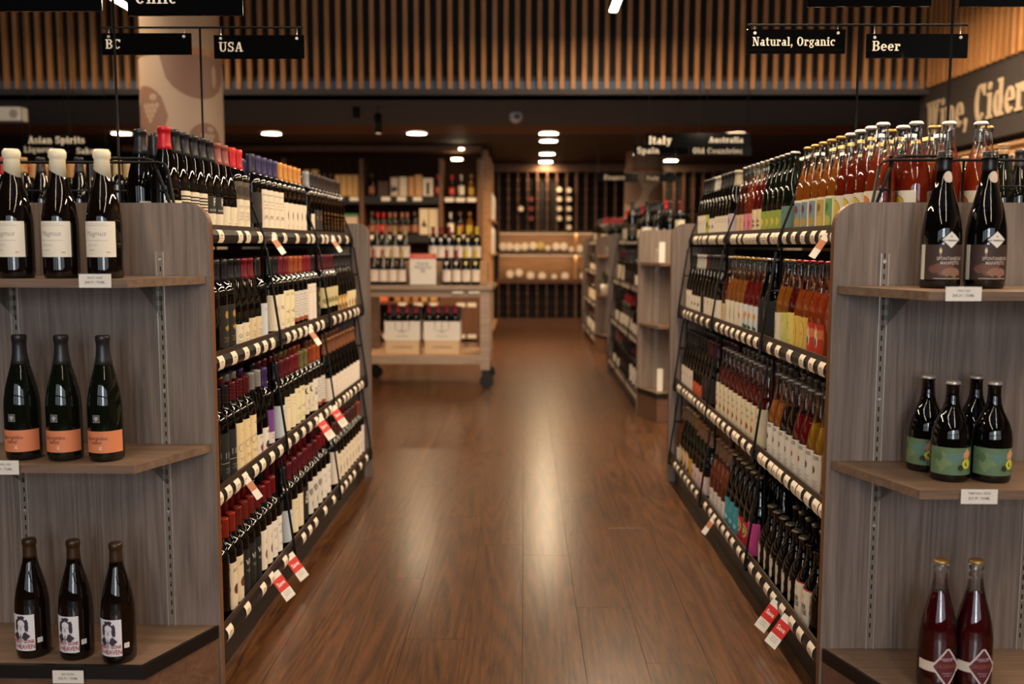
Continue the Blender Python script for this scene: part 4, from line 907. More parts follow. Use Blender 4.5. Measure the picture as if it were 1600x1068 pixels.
# shelf talkers and sale tags on the rails
def talker(rk, k, t, sale, tilt=0):
    g = rk.sg; o, z = SX[k], SZ[k]
    t0 = empty('sale_tag' if sale else 'shelf_talker', (0, 0, 0)); t0.parent = rk.root; t0.location = (g*(o-.011), t, z-.034); t0.rotation_euler = (Matrix.Rotation(R(34)*g, 3, 'Y') @ Matrix.Rotation(R(40)*g, 3, 'Z')).to_euler()
    # card hangs outwards and down from the rail
    mb = MB(); wv = .021 if sale else .012; Ls = .09 if sale else .07
    mb.box(-.0006, .0006, -wv, wv, -Ls, .012, 0)
    if sale:
        mb.box(-.001, .001, -wv, wv, -.055, -.008, 1)
        for sx in (-1, 1):
            n = len(mb.v); vs, fs = text_mesh('Save', 'CENTER', .02)
            for a, b in vs: mb.v.append((sx*.0013, sx*a*.017, b*.02-.031))
            for f in fs: mb.face([n+i for i in f], 0)
            for q in range(3):
                n = len(mb.v); zz = -.063-q*.006
                mb.v += [(sx*.0008, -.012, zz), (sx*.0008, .012, zz), (sx*.0008, .012, zz+.0015), (sx*.0008, -.012, zz+.0015)]; mb.face([n, n+1, n+2, n+3], 2)
    else:
        mb.box(-.001, .001, -wv, wv, -.04, -.012, 3)
    o2 = mb.build('card', [M['card'], M['red'], M['faint'], flat((188, 120, 86), .6)], t0)
    return t0
for k, t, s in [(0, .93, 0), (0, 1.95, 0), (1, 1.25, 0), (2, .33, 0), (2, 1.33, 1), (2, 1.6, 1), (3, .56, 1), (3, .75, 1)]: talker(rackL, k, t, s)
for k, t, s in [(0, .33, 0), (3, .3, 1), (3, .42, 1), (3, 1.35, 0)]: talker(rackR, k, t, s)
# ------------------------------------------------------------------ end displays (facing the viewer)
def shelf_outline(x0, x1, yb, yf, ch): return [(x0, yb), (x0+.0, yb-.012), (x0+ch, yf), (x1-ch, yf), (x1, yb-.012), (x1, yb)]
def end_display(rk, label, zs, zdeck, depth, pt=1.3278, tracks=(.133, .527), detail=2):
    g = rk.sg; Wd = .66
    t = empty('end_display', (g*rk.x0, rk.y0, 0), rk.ang, label, 'display shelf'); X = lambda o: g*o
    mn, mx = min(0, X(Wd)), max(0, X(Wd))
    MB().prism(panel_outline(mn, mx, pt), 0, .026, 'y', 0, 1).build('end_panel', [M['laminate'], M['edge']], t)
    ys = -depth
    for i, z in enumerate(zs):
        s = MB().prism(shelf_outline(mn+.012, mx-.012, -.002, ys, .1), z-.02, z, 'z').build('shelf', M['laminate_h'], t)
        for o in tracks:
            MB().prism([(-.004, z-.02), (ys*.55, z-.02), (ys*.5, z-.028), (-.004, z-.11)], X(o)-.0015, X(o)+.0015, 'x').build('bracket', M['clear'], s)
    s = MB().prism(shelf_outline(mn+.006, mx-.006, -.002, ys-.005, .1), zdeck-.03, zdeck, 'z').build('base_shelf', M['laminate_h'], t)
    ol = shelf_outline(mn+.002, mx-.002, -.002, ys-.012, .1)[1:5]
    il = shelf_outline(mn+.01, mx-.01, -.002, ys-.001, .1)[1:5]
    MB().prism(ol+il[::-1], zdeck-.03, zdeck+.004, 'z').build('bumper', M['black_rail'], t)
    MB().prism(shelf_outline(mn+.006, mx-.006, -.002, ys-.004, .1), 0, zdeck-.03, 'z').build('kick_panel', wood('kick panel wood', (84, 58, 44), (116, 84, 66), (3, 30, 40), .5), t)
    for o in tracks:
        x = X(o); mb = MB().box(x-.011, x-.0085, -.005, 0, zdeck, 1.2, 0).box(x+.0085, x+.011, -.005, 0, zdeck, 1.2, 0).box(x-.0085, x+.0085, -.0012, 0, zdeck, 1.2, 1)
        z = zdeck+.03
        while z < 1.19 and detail > 1:
            mb.box(x-.0018, x+.0018, -.0016, 0, z, z+.013, 2); z += .026
        for z in (1.17, .83, .55, .3): mb.lathe([(0, 0), (.004, 0)], 8, 0, x, -.002, z)
        for z in (1.18, .83, .5): mb.prism([(x+.0045*cos(a*pi/4), z+.0045*sin(a*pi/4)) for a in range(8)], -.003, -.001, 'y', 0)
        mb.build('slotted_track', [M['steel'], flat((136, 122, 108), .5, .3), M['slot']], t)
    return t
YEL, YER = 2.547, 2.4513
ZLs = [at(320, 431, YEL)[1], at(321, 693, YEL)[1]]; ZRs = [at(1304, 446, YER)[1], at(1303, 719, YER)[1]]
ZLd, ZRd = at(335, 976, YEL)[1], at(1290, 1012, YER)[1]
endL = end_display(rackL, 'grey-brown laminate end display of burgundy bottles at left', ZLs, ZLd, .262)
endR = end_display(rackR, 'grey-brown laminate end display of champagne and beer at right', ZRs, ZRd, .305, tracks=(.128, .522))
HZ = dict(
 cream=Spec('white wax-topped burgundy bottle with cream label', 'burgundy', 'brown_glass', ('drip', (226, 214, 184)), [lab((228, 218, 200), .05, .133, [T('Magnus', .017, -.004, .104, shear=.35), ('rect', 0, -.03, .03, .1225, .1232), ('rect', 0, -.03, .026, .088, .0888), ('rect', 0, -.03, .02, .1265, .127), T('pinot noir', .006, -.01, .078), T('estate', .006, -.012, .066, shear=.3), ('rect', 1, .022, .03, .06, .062)], ((150, 142, 134), (190, 120, 100)), half=62, cen=-4)], seg=40, scale=1.035),
 orange=Spec('black-capped burgundy bottle with orange lower label', 'burgundy', 'green_glass', BLK, [lab((214, 128, 84), .022, .074, [T('Agiorgitiko', .0125, -.008, .057, bold=.01), T('natur', .0125, -.006, .047, bold=.01), T('κ', .014, .004, .034, mi=1, bold=.02)], ((96, 46, 38), (228, 200, 180)), half=84), lab((120, 118, 116), .095, .113, [('rect', 0, -.007, .007, .097, .111), T('φ', .014, 0, .105, mi=1, bold=.02)], ((64, 60, 60), (210, 205, 200)), half=12, nm='emblem', cen=-6)], seg=40, scale=1.035),
 monkey=Spec('dark burgundy bottle with white portrait label', 'burgundy', 'brown_glass', ('short', (54, 35, 18)), [lab((224, 220, 222), .022, .115, [
    ('blob', 0, 0, .093, .019, .017, 3), ('oval', 1, 0, .085, .012, .0165), ('blob', 0, -.014, .084, .005, .016, 5), ('blob', 0, .014, .084, .005, .016, 6), ('blob', 0, 0, .108, .011, .005, 4), ('diamond', 0, -.006, .107, .004, .006), ('diamond', 0, .006, .107, .004, .006),
    ('rect', 0, -.007, -.003, .086, .0873), ('rect', 0, .003, .007, .086, .0873), ('rect', 0, -.0035, .0035, .0765, .0777), ('rect', 0, -.001, .0015, .080, .084), ('diamond', 0, -.011, .06, .012, .012), ('diamond', 0, .011, .06, .012, .012), ('diamond', 1, 0, .064, .006, .010), ('rect', 0, -.0012, .0012, .052, .066),
    T('MONKEY GONE', .0125, 0, .0465, mi=2, sx=.68, bold=.015), T('TO HEAVEN', .0165, 0, .033, mi=2, sx=.72, bold=.01)], ((58, 44, 60), (224, 220, 222), (164, 48, 58)), half=46, cen=-14), lab((216, 208, 200), .04, .053, lines(.049, 2, .004, .005, h=.0008), ((140, 134, 130),), half=9, nm='sticker', cen=48)], seg=40, scale=1.0),
 spont=Spec('dark champagne bottle with diamond and brown picture label', 'champagne', 'dark_glass', ('short', (10, 9, 9)), [
    lab((52, 36, 32), .02, .1, [('blob', 2, -.012, .045, .03, .016, 3), ('blob', 3, .01, .036, .024, .012, 5), ('rect', 3, -.018, -.014, .07, .095), ('oval', 4, -.016, .086, .003, .006), T('SPONTANEOUS', .0105, .006, .068, mi=1, sx=.8, bold=.02), T('MANIFESTO', .0105, .006, .058, mi=1, sx=.8, bold=.02), ('rect', 4, -.03, .034, .0225, .0235)], (INK, (176, 160, 150), (104, 66, 50), (132, 96, 76), (214, 190, 150)), half=64),
    lab(None, .08, .13, [('diamond', 0, 0, .111, .023, .021), ('diamond', 1, 0, .111, .0205, .0187), T('DE VERMEERSCH', .0048, 0, .109, bold=.02), T('W', .006, 0, .118)], (INK, (222, 216, 206)), nm='diamond_label', cen=8),
    lab((206, 198, 180), .02, .1, [], (), half=8, nm='side_strip', cen=-74),
    ('neck_seal', None, 62, .24, .27, [('disc', 0, 0, .254, .013)], [(196, 180, 164)], 14)], seg=44, scale=1.03),
 hop=Spec('squat dark beer bottle with green hand-and-hop label', 'stout', 'dark_glass', ('crown', (190, 184, 176)), [
    lab((92, 116, 84), .018, .082, [('blob', 1, -.03, .05, .02, .024, 2), ('blob', 2, .0, .06, .03, .016, 4), ('blob', 3, .03, .05, .016, .026, 7), ('blob', 3, -.045, .06, .012, .014, 9), ('diamond', 4, .023, .068, .011, .013), ('blob', 4, .019, .06, .009, .007, 3), ('rect', 0, .012, .0135, .052, .062), ('rect', 0, .018, .0195, .05, .06), ('disc', 5, .021, .044, .0115), ('blob', 0, .021, .044, .005, .006, 3), ('disc', 5, .023, .045, .0035), ('blob', 0, .006, .035, .007, .008, 5)], ((40, 46, 38), (112, 132, 88), (88, 122, 110), (74, 104, 72), (214, 152, 106), (206, 200, 60)), half=88)], name='beer_bottle', cat='beer bottle', seg=40),
 dag=Spec('red beer bottle with maroon diamond label', 'champagne', 'clear', ('crown', (176, 140, 84)), [
    lab((206, 192, 176), .052, .076, [], (), half=80, nm='band'),
    lab(None, .015, .12, [('diamond', 0, .006, .066, .037, .05), ('diamond', 1, .006, .066, .032, .0432), T('ENTROPY SERIES', .0058, .006, .086, mi=2, bold=.02, sx=.85), ('rect', 2, -.006, .018, .0815, .0825), T('DAGERAAD', .0145, .006, .068, mi=3, sx=.72), T('blended sour', .0045, .006, .052, mi=2), T('ale 750ml', .0045, .006, .046, mi=2)], ((206, 194, 186), (92, 30, 44), (206, 180, 180), (150, 88, 60)), nm='diamond_label')], drink=(92, 10, 18), name='beer_bottle', cat='beer bottle', seg=40, fill=.232),
)
def hero(key, px, py, Y, z, label, rot=0, grp=None):
    X, _ = at(px, py, Y); HZ[key].place((X, Y, z+.0004), rot, label, grp)
for i, (px, Y) in enumerate([(23, 2.36), (94, 2.365), (163, 2.37)]):
    hero('cream', px, 350, Y, ZLs[0], HZ['cream'].desc+rank_lr(i, 3), R(-2+i), 'wax-topped bottles on the left end display')
for i, (px, Y) in enumerate([(34, 2.37), (99, 2.365), (164, 2.36)]):
    hero('orange', px, 620, Y, ZLs[1], HZ['orange'].desc+rank_lr(i, 3), R(-2), 'orange-labelled bottles on the left end display')
for i, (px, Y) in enumerate([(50, 2.36), (118, 2.35), (184, 2.33)]):
    hero('monkey', px, 940, Y, ZLd, HZ['monkey'].desc+rank_lr(i, 3), 0, 'portrait-label bottles on the left end display')
for i, (px, Y) in enumerate([(1471, 2.33), (1541, 2.33)]):
    hero('spont', px, 360, Y, ZRs[0], HZ['spont'].desc+', '+('left' if i == 0 else 'right')+' of two', R(-2), 'champagne bottles on the right end display')
for i, (px, py, Y, rot, nm) in enumerate([(1448, 660, 2.36, -38, 'back left of four'), (1486, 670, 2.262, 0, 'front left of four'), (1523, 660, 2.36, -20, 'back right of four'), (1551, 670, 2.256, 4, 'front right of four')]):
    hero('hop', px, py, Y, ZRs[1], HZ['hop'].desc+', '+nm, R(rot), 'green-labelled beers on the right end display')
for i, (px, Y) in enumerate([(1466, 2.235), (1521, 2.235)]):
    hero('dag', px, 980, Y, ZRd, HZ['dag'].desc+', '+('left' if i == 0 else 'right')+' of two', 0, 'red beers on the right end display')
# price cards in clear holders on the end displays
def price_card(x0, x1, y0, y1, Y, label, l1, l2):
    X0, Z1 = at(x0, y0, Y); X1, Z0 = at(x1, y1, Y); w_ = (X1-X0)/2; h = Z1-Z0
    t = empty('price_card', ((X0+X1)/2, Y, Z0), label=label, cat='price card')
    MB().box(-w_, w_, -.0008, .0004, 0, h).build('card', M['card'], t)
    MB().box(-w_-.001, w_+.001, .0006, .0012, -.001, h+.001).box(-w_*.5, w_*.5, .0006, .014, h-.004, h-.002).build('clear_holder', M['clear'], t)
    mb = MB()
    for s, sz, zz in ((l1, .0075, h*.72), (l2, .009, h*.38)):
        vs, fs = text_mesh(s, 'CENTER', .01); n = len(mb.v)
        for a, b in vs: mb.v.append((a*sz*.85, -.00095, zz+b*sz))
        for f in fs: mb.face([n+i for i in f])
    mb.build('print', flat((110, 106, 108), .7), t)
price_card(123, 174, 428, 449, 2.282, 'small white price card on the left display upper shelf', 'PINOT NOIR', '$48.99 / 750ML')
price_card(-22, 30, 719, 741, 2.282, 'small white price card cut off at left, middle shelf', 'NATURAL RED', '$32.99 / 750ML')
price_card(82, 131, 1047, 1067, 2.27, 'small white price card on the left display base', 'RED BLEND', '$35.99 / 750ML')
price_card(1478, 1533, 448, 470, 2.143, 'small white price card on the right display upper shelf', 'WILD ALE', '$40.29 / 750ML')
price_card(1502, 1558, 764, 787, 2.143, 'small white price card on the right display middle shelf', 'TEMPORAL SERIES', '$22.99 / 500ML')
# ------------------------------------------------------------------ farther racks on the right
def mini_fill(rk, k, specs, t0, dt, n, rname, front_only=True, rows=1, pool=None):
    WHERE[0] = 'the '+rname; rg = random.Random(k*7+n); tot = {}; seq = []
    for i in range(n):
        key = specs[(i*len(specs))//n]; seq.append(key); tot[key] = tot.get(key, 0)+1
    cnt = {}
    for i, key in enumerate(seq):
        sp = pool[key]; c = cnt.get(key, 0); cnt[key] = c+1
        for q in range(rows):
            x, y = rk.W(SX[k]+.012+RB[sp.shape]+q*.084, t0+i*dt)
            if q == 0: sp.place((x, y, SZ[k]-DROP), pi/2 if rk.sg < 0 else -pi/2, sp.desc+rank(c, tot[key])+f', {rname} {SHN[k]}', f'bottles on the {rname}')
            else: rear_bottle(sp, x, y, SZ[k]-DROP)
rackR2 = Rack('R', .815, 6.9, 0, 2.43, 'second shelving rack on the right, blurred, beyond the nearest', 1)
build_rack(rackR2, tags_for(8, [(.1,), (.1, .12), (.1,), (.1, .12)]))
end2 = end_display(rackR2, 'grey-brown end display of the second right rack, nearly empty', [1.1, .67], .2, .3, detail=1)
rackR3 = Rack('R', .82, 11.1, 0, 2.43, 'farthest shelving rack on the right before the wine wall', 1)
build_rack(rackR3, tags_for(9, [(.1,), (.12,), (.1,), (.12,)]))
end3 = end_display(rackR3, 'brown end display of the farthest right rack with a potted plant', [1.1, .66], .2, .3, detail=1)
pool = dict(Ld); pool.update(Rd)
mini_fill(rackR2, 0, ['wwt', 'cds', 'tallblk', 'engr'], .1, .16, 14, 'second right rack', rows=2, pool=pool)
mini_fill(rackR2, 1, ['wwt', 'tallblk', 'creamp'], .1, .2, 11, 'second right rack', rows=2, pool=pool)
mini_fill(rackR2, 2, ['wwt', 'engr', 'whit3'], .1, .2, 11, 'second right rack', rows=2, pool=pool)
mini_fill(rackR2, 3, ['cc', 'tallblk', 'cvert'], .1, .2, 11, 'second right rack', rows=2, pool=pool)
mini_fill(rackR3, 0, ['cds', 'tallblk', 'stripe'], .1, .25, 8, 'farthest right rack', rows=4, pool=pool)
mini_fill(rackR3, 1, ['wwt'], .1, .4, 5, 'farthest right rack', rows=1, pool=pool)
mini_fill(rackR3, 2, ['creamp'], .1, .4, 5, 'farthest right rack', rows=1, pool=pool)
mini_fill(rackR3, 3, ['mapl'], .1, .4, 5, 'farthest right rack', rows=1, pool=pool)
for i, px in enumerate([988, 1012, 1042, 1064]):   # bottles seen over the end panel of the second rack
    X, _ = at(px, 340, 7.03); key = ['tallblk', 'wwt', 'redwax', 'creamp'][i]
    pool[key].place((X, 7.03+.03*(i % 2), SZ[0]-DROP), 0, pool[key].desc+', over second right rack end', 'bottles over the end of the second right rack')
# small plant on the farthest end display
X, _ = at(946, 440, 10.95)
t = empty('potted_plant', (X, 10.95, .6605), label='small green plant in a white pot on farthest end display', cat='plant')
MB().lathe([(0, 0), (.045, 0), (.055, .11), (.05, .115), (.047, .1), (0, .1)], 16).build('pot', M['white'], t)
rg = random.Random(4); mb = MB()
for i in range(26):
    a = rg.uniform(0, 2*pi); l = rg.uniform(.08, .2); o = rg.uniform(.02, .07); n = len(mb.v)
    c, s = cos(a), sin(a); wv = .012
    mb.v += [(0, 0, .1), (c*o*.5-s*wv, s*o*.5+c*wv, .1+l*.6), (c*o*1.4, s*o*1.4, .1+l), (c*o*.5+s*wv, s*o*.5-c*wv, .1+l*.6)]; mb.face([n, n+1, n+2, n+3])
mb.build('foliage', flat((52, 82, 34), .6), t)
X, _ = at(1041, 380, 6.6)
for (Z, h, nm) in [(1.1005, .14, 'upper'), (.2005, .16, 'base')]:
    tag(MB().bevel_box(-.02, .02, -.003, .003, 0, h, .001).build('price_card', M['card'], None, (X-.01, 6.72, Z)), f'slim cream card on {nm} shelf of second right end display', 'price card')
# ------------------------------------------------------------------ neighbouring low racks left and right of the near racks
def side_rack(x0, x1, y0, y1, label, nm, keys, px, py0, pool):
    t = empty('wire_rack', (x0, y0, 0), label=label, cat='display rack'); w_, d = x1-x0, y1-y0
    for z in (.1, .45, .85, 1.255): MB().box(0, w_, 0, d, z, z+.012).build('shelf', M['deck'], t)
    for xx in (.006, w_-.006):
        for yy in (.006, d-.006): MB().tube([(xx, yy, 0), (xx, yy, 1.43)], .006).build('post', M['black'], t)
    m = MB()
    for z in (1.36, 1.43): m.tube([(.006, .006, z), (w_-.006, .006, z)], .004)
    m.tube([(.006, .006, 1.36), (w_-.006, d-.006, 1.3)], .004)
    m.build('wire_guard', M['black'], t)
    MB().box(.05, w_-.05, d-.03, d-.02, .1, 1.25).build('back_panel', M['deck'], t)
    WHERE[0] = 'the '+nm; tot = {}
    for k in keys: tot[k] = tot.get(k, 0)+1
    cnt = {}
    for i, k in enumerate(keys):
        c = cnt.get(k, 0); cnt[k] = c+1; sp = pool[k]
        sp.place((x0+.07+(w_-.14)*i/(len(keys)-1), y0+.07+.01*(i % 2), 1.2672), 0, sp.desc+rank_lr(c, tot[k]).replace('left of', 'left of')+', '+nm, 'bottles on the '+nm)
        for q in (1, 2, 3): rear_bottle(sp, x0+.07+(w_-.14)*i/(len(keys)-1), y0+.07+.1*q, 1.2672)
    return t
P2 = dict(
 gcap=wine('gold-topped dark bottle', ('wax', (190, 138, 80)), [lab((160, 120, 60), .03, .1, [], ())], 'burgundy'),
 kcap=wine('black-topped dark bottle', ('wax', (44, 42, 44)), [lab((40, 38, 36), .03, .1, [], ())], 'burgundy'),
 tcap=wine('tan-topped slim dark bottle', ('foil', (196, 164, 110)), [lab((60, 54, 48), .03, .1, [], ())]),
 rcap=wine('red-topped dark bottle', ('foil', (160, 26, 30)), [lab((90, 50, 44), .03, .1, [], ())]),
 cork=wine('corked dark champagne bottle', ('cork', (150, 116, 80)), [lab((20, 20, 20), .03, .1, [], ())], 'champagne', 'green_glass', name='champagne_bottle', cat='champagne bottle'),
)
xa, _ = at(-8, 260, 3.9); xb, _ = at(222, 260, 3.9)
side_rack(xa-.05, xb+.04, 3.85, 4.7, 'black wire rack of dark bottles behind the left end display', 'wire rack left', ['rcap', 'gcap', 'kcap', 'gcap', 'kcap', 'kcap', 'tcap', 'kcap'], 0, 0, P2)
xa, _ = at(1548, 260, 3.6); xb, _ = at(1660, 260, 3.6)
side_rack(xa-.04, xb+.1, 3.5, 4.5, 'black wire rack of dark corked bottles behind right rack', 'wire rack right', ['cork', 'kcap', 'cork', 'kcap', 'cork'], 0, 0, P2)
# ------------------------------------------------------------------ display trolley
YC0, YC1 = 8.15, 8.87
xr, zt = at(769, 446, YC0); xl = xr-1.16
t = empty('display_trolley', ((xl+xr)/2, (YC0+YC1)/2, 0), label='grey-beige wooden display trolley on black casters left of the aisle', cat='trolley')
hx, hy = (xr-xl)/2, (YC1-YC0)/2
MB().bevel_box(-hx, hx, -hy, hy, zt-.04, zt, .004).build('tabletop', M['cart'], t)
MB().box(-hx+.03, hx-.03, -hy+.03, -hy+.055, zt-.1, zt-.04).build('apron', M['cart'], t)
MB().box(-hx+.03, hx-.03, hy-.055, hy-.03, zt-.1, zt-.04).build('apron', M['cart'], t)
zlo = .205
for sx in (-1, 1):
    for sy in (-1, 1):
        x1, x0 = hx-.02, hx-.105
        MB().bevel_box(sx*x0, sx*x1, sy*(hy-.1), sy*(hy-.02), .155, zt-.04, .003).build('leg', M['cart'], t)
        cx, cy = sx*(hx-.062), sy*(hy-.06)
        cs = MB().prism([(cx-.03, .155), (cx+.03, .155), (cx+.026, .09), (cx+.014, .05), (cx-.014, .05), (cx-.026, .09)], cy-.03, cy+.03, 'y').build('caster', M['rubber'], t)
        wh = MB(); n = 20
        for yy in (-.02, .02): wh.v += [(cx+.012+.058*cos(2*pi*i/n), cy+yy, .058+.058*sin(2*pi*i/n)) for i in range(n)]
        wh.face(list(range(n))[::-1]); wh.face([n+i for i in range(n)])
        for i in range(n): wh.face([i, (i+1) % n, n+(i+1) % n, n+i])
        wh.build('wheel', M['rubber'], cs)
MB().bevel_box(-hx+.1, hx-.1, -hy+.02, -hy+.05, zlo, zlo+.075, .003).box(-hx+.1, hx-.1, hy-.05, hy-.02, zlo, zlo+.075).box(-hx+.03, -hx+.06, -hy+.1, hy-.1, zlo, zlo+.07).box(hx-.06, hx-.03, -hy+.1, hy-.1, zlo, zlo+.07).build('lower_rail', M['cart'], t)
MB().box(-hx+.05, hx-.05, -hy+.05, hy-.05, zlo+.055, zlo+.073).build('lower_shelf', M['oak_l'], t)
for px in (716, 742): 
    X, Z = at(px, 459, YC0); MB().box(X-(xl+xr)/2-.05, X-(xl+xr)/2+.04, -hy-.001, -hy, zt-.066, zt-.05).build('price_tag', M['card'], t)
# riser
zr_ = zt+.2
rs = tag(MB().bevel_box(-.53, .53, -.14, .2, 0, .2, .004).build('display_riser', M['oak_l'], None, ((xl+xr)/2, YC0+.36, zt)), 'pale wooden block raising the back row of bottles on trolley', 'display riser')
CT = dict(
 wlab=wine('small-looking dark bottle with white label', ('foil', (150, 96, 70)), [lab((222, 204, 190), .03, .13, lines(.11, 2, .02), half=80)], 'burgundy'),
 wgold=wine('dark bottle with gold capsule and white label', ('foil', (170, 150, 90)), [lab((222, 204, 190), .03, .13, lines(.11, 2, .02), half=80)], 'burgundy'),
 wred=wine('dark bottle with red capsule and white label', ('foil', (120, 24, 34)), [lab((224, 208, 196), .03, .13, lines(.11, 2, .02), half=80), lab(None, .17, .2, [('disc', 0, 0, .185, .014)], ((220, 210, 200),))]),
 wyel=wine('dark bottle with yellow capsule and white label', ('foil', (200, 176, 40)), [lab((224, 208, 190), .03, .13, lines(.11, 2, .02), half=80), lab(None, .17, .2, [('disc', 0, 0, .185, .014)], ((224, 206, 120),))]),
 box=wine('red-capped bottle standing in a cut-out carton', ('foil', (170, 30, 44)), [lab((220, 206, 200), .04, .15, lines(.12, 2, .02), half=80)]),
)
def row(keys, pxs, py, Y, z, where, grp):
    tot = {}
    for k in keys: tot[k] = tot.get(k, 0)+1
    cnt = {}
    for k, px in zip(keys, pxs):
        c = cnt.get(k, 0); cnt[k] = c+1; X, _ = at(px, py, Y)
        CT[k].place((X, Y, z+.0003), 0, CT[k].desc+rank_lr(c, tot[k])+', '+where, grp)
row(['wlab', 'wlab', 'wgold', 'wgold'], [584, 598, 612.5, 627], 420, YC0+.09, zt, 'trolley front left', 'bottles on the trolley')
row(['wred', 'wred', 'wyel', 'wyel'], [698, 713, 728, 743], 420, YC0+.09, zt, 'trolley front right', 'bottles on the trolley')
row(['wlab', 'wlab', 'wlab', 'wgold', 'wgold'], [573, 589, 603, 617, 633], 390, YC0+.33, zr_, 'trolley riser left', 'bottles on the trolley')
row(['wred', 'wred', 'wred', 'wyel', 'wyel', 'wyel'], [677, 689, 702, 717, 731, 745], 390, YC0+.33, zr_, 'trolley riser right', 'bottles on the trolley')
# sign holder
x0, z1 = at(640, 396, YC0+.04); x1, _ = at(681, 396, YC0+.04)
t = empty('sign_holder', ((x0+x1)/2, YC0+.05, zt), label='acrylic holder with a red-topped French wines sign on trolley', cat='sign')
hw, H = (x1-x0)/2, z1-zt
MB().box(-hw-.004, hw+.004, .0015, .003, .004, H+.003).bevel_box(-hw-.004, hw+.004, -.035, .035, 0, .004, .001).build('acrylic_holder', M['clear'], t)
MB().box(-hw, hw, -.001, .001, .006, H).build('paper', M['card'], t)
MB().box(-hw, hw, -.0016, -.0012, H-.045, H).build('red_header', flat((206, 84, 58), .6), t)
mb = MB()
for s, sz, zz, mi in (('COLLECTION', .026, H-.022, 1), ('French\nWines for\nfall', .036, H-.115, 0)):
    vs, fs = text_mesh(s, 'CENTER', .01); n = len(mb.v)
    for a, b in vs: mb.v.append((a*sz, -.0022, zz+b*sz))
    for f in fs: mb.face([n+i for i in f], mi)
mb.build('print', [flat((110, 100, 100), .6), flat((232, 180, 160), .6)], t)
# cartons with cut-out fronts, each holding four bottles
for bi, (pa, pb) in enumerate([(601, 656), (662, 719)]):
    Y = YC0+.14; x0, _ = at(pa, 540, Y); x1, _ = at(pb, 540, Y); zb = zlo+.0735; wd = x1-x0
    nm = ('left', 'right')[bi]
    t = empty('wine_crate', ((x0+x1)/2, Y, zb), label=f'closed cream wine carton under the {nm} cut-out carton', cat='box')
    MB().bevel_box(-wd/2+.008, wd/2-.008, 0, .22, 0, .118, .002).build('carton', flat((206, 176, 140), .7), t)
    vs, fs = text_mesh('CATHEDRALE', 'CENTER', .01); m = MB()
    for a, b in vs: m.v.append((a*.028, -.0008, .06+b*.028))
    for f in fs: m.face(list(f))
    m.build('print', flat((120, 92, 74), .7), t)
    z2 = zb+.119
    t = empty('open_carton', ((x0+x1)/2, Y, z2), label=f'white cut-out carton of four red-capped bottles, {nm} of two', cat='box')
    hw = wd/2
    wt = M['card']; b = MB()
    b.box(-hw, hw, 0, .004, 0, .165).box(-hw, hw, .216, .22, 0, .285, 1).box(-hw, -hw+.004, .004, .216, 0, .165).box(hw-.004, hw, .004, .216, 0, .165).box(-hw+.004, hw-.004, .004, .216, 0, .004)
    b.prism([(.004, .165), (.216, .285), (.216, .165)], -hw, -hw+.004, 'x', 1).prism([(.004, .165), (.216, .285), (.216, .165)], hw-.004, hw, 'x', 1)
    b.build('carton', [wt, flat((120, 104, 96), .7)], t)
    m = MB()
    for k, xx in enumerate((-.06, 0, .06)): m.box(xx-.0025, xx+.0025, -.001, 0, .075 if k == 1 else .11, .165)
    for i in range(9):
        u = -.07+.14*i/9; m.box(u, u+.014, -.001, 0, .08+.0009*(i-4)**2, .084+.0009*(i-4)**2)
    m.box(-.05, .05, -.001, 0, .034, .038).box(-.03, .03, -.001, 0, .068, .071).build('print', flat((96, 80, 78), .7), t)
    for i in range(4):
        CT['box'].place(((x0+x1)/2+(-.115+.0767*i), Y+.05, z2+.0045), 0, f'red-capped bottle{rank_lr(i, 4)} in {nm} cut-out carton'.replace(',', '') , 'bottles in the trolley cartons')
# ------------------------------------------------------------------ liquor bookcase on the left
YK = 12.2
def kx(px, y=300): return at(px, y, YK)[0]
us = [kx(335), kx(447), kx(568), kx(692), kx(752)]
x0b = us[0]-1.1
t = empty('bookcase', ((x0b+us[-1])/2, YK, 0), label='tall dark walnut bookcase of spirits and gift boxes behind the trolley', cat='bookcase'); bx = (x0b+us[-1])/2
ztop = ZL-.02
for u in [x0b]+us: MB().bevel_box(u-bx-.05, u-bx, 0, .45, 0, ztop-.16, .003).build('upright', M['oak'], t)
_, zc = at(650, 236, YK)
MB().box(x0b-bx-.05, us[-1]-bx, 0, .45, zc, ztop).build('top_rail', M['oak'], t)
MB().box(x0b-bx, us[-1]-bx-.02, .42, .45, 0, zc).build('back_panel', wood('bookcase back', (44, 28, 20), (58, 38, 26), (30, 30, 2), .85, spec=.1), t)
_, zA = at(630, 306, YK); _, zBs = at(620, 366, YK); _, zC = at(620, 470, YK); _, zA3 = at(720, 309, YK)
pairs = list(zip([x0b]+us[:-1], us))
shelf_z = {}
for i, (a, b) in enumerate(pairs):
    for j, z in enumerate((zA, zBs, .85, .5, .1)):
        zz = z-.01 if (i == 4 and j == 0) else z
        s = MB().box(a-bx, b-bx-.05, .0, .42, zz-.1 if (j < 2 and i < 4) else zz-.03, zz).build('shelf', M['deck'] if (j < 2 and i < 4) else M['oak'], t)
        for q in range(5 if b-a > .7 else 3):
            xx = a-bx+.08+(b-a-.2)*q/(4 if b-a > .7 else 2)
            if (q+i+j) % 4 != 3: MB().box(xx-.055, xx+.055, -.003, -.001, zz-.062, zz-.012).build('price_tag', M['card'], s)
        shelf_z[(i, j)] = zz
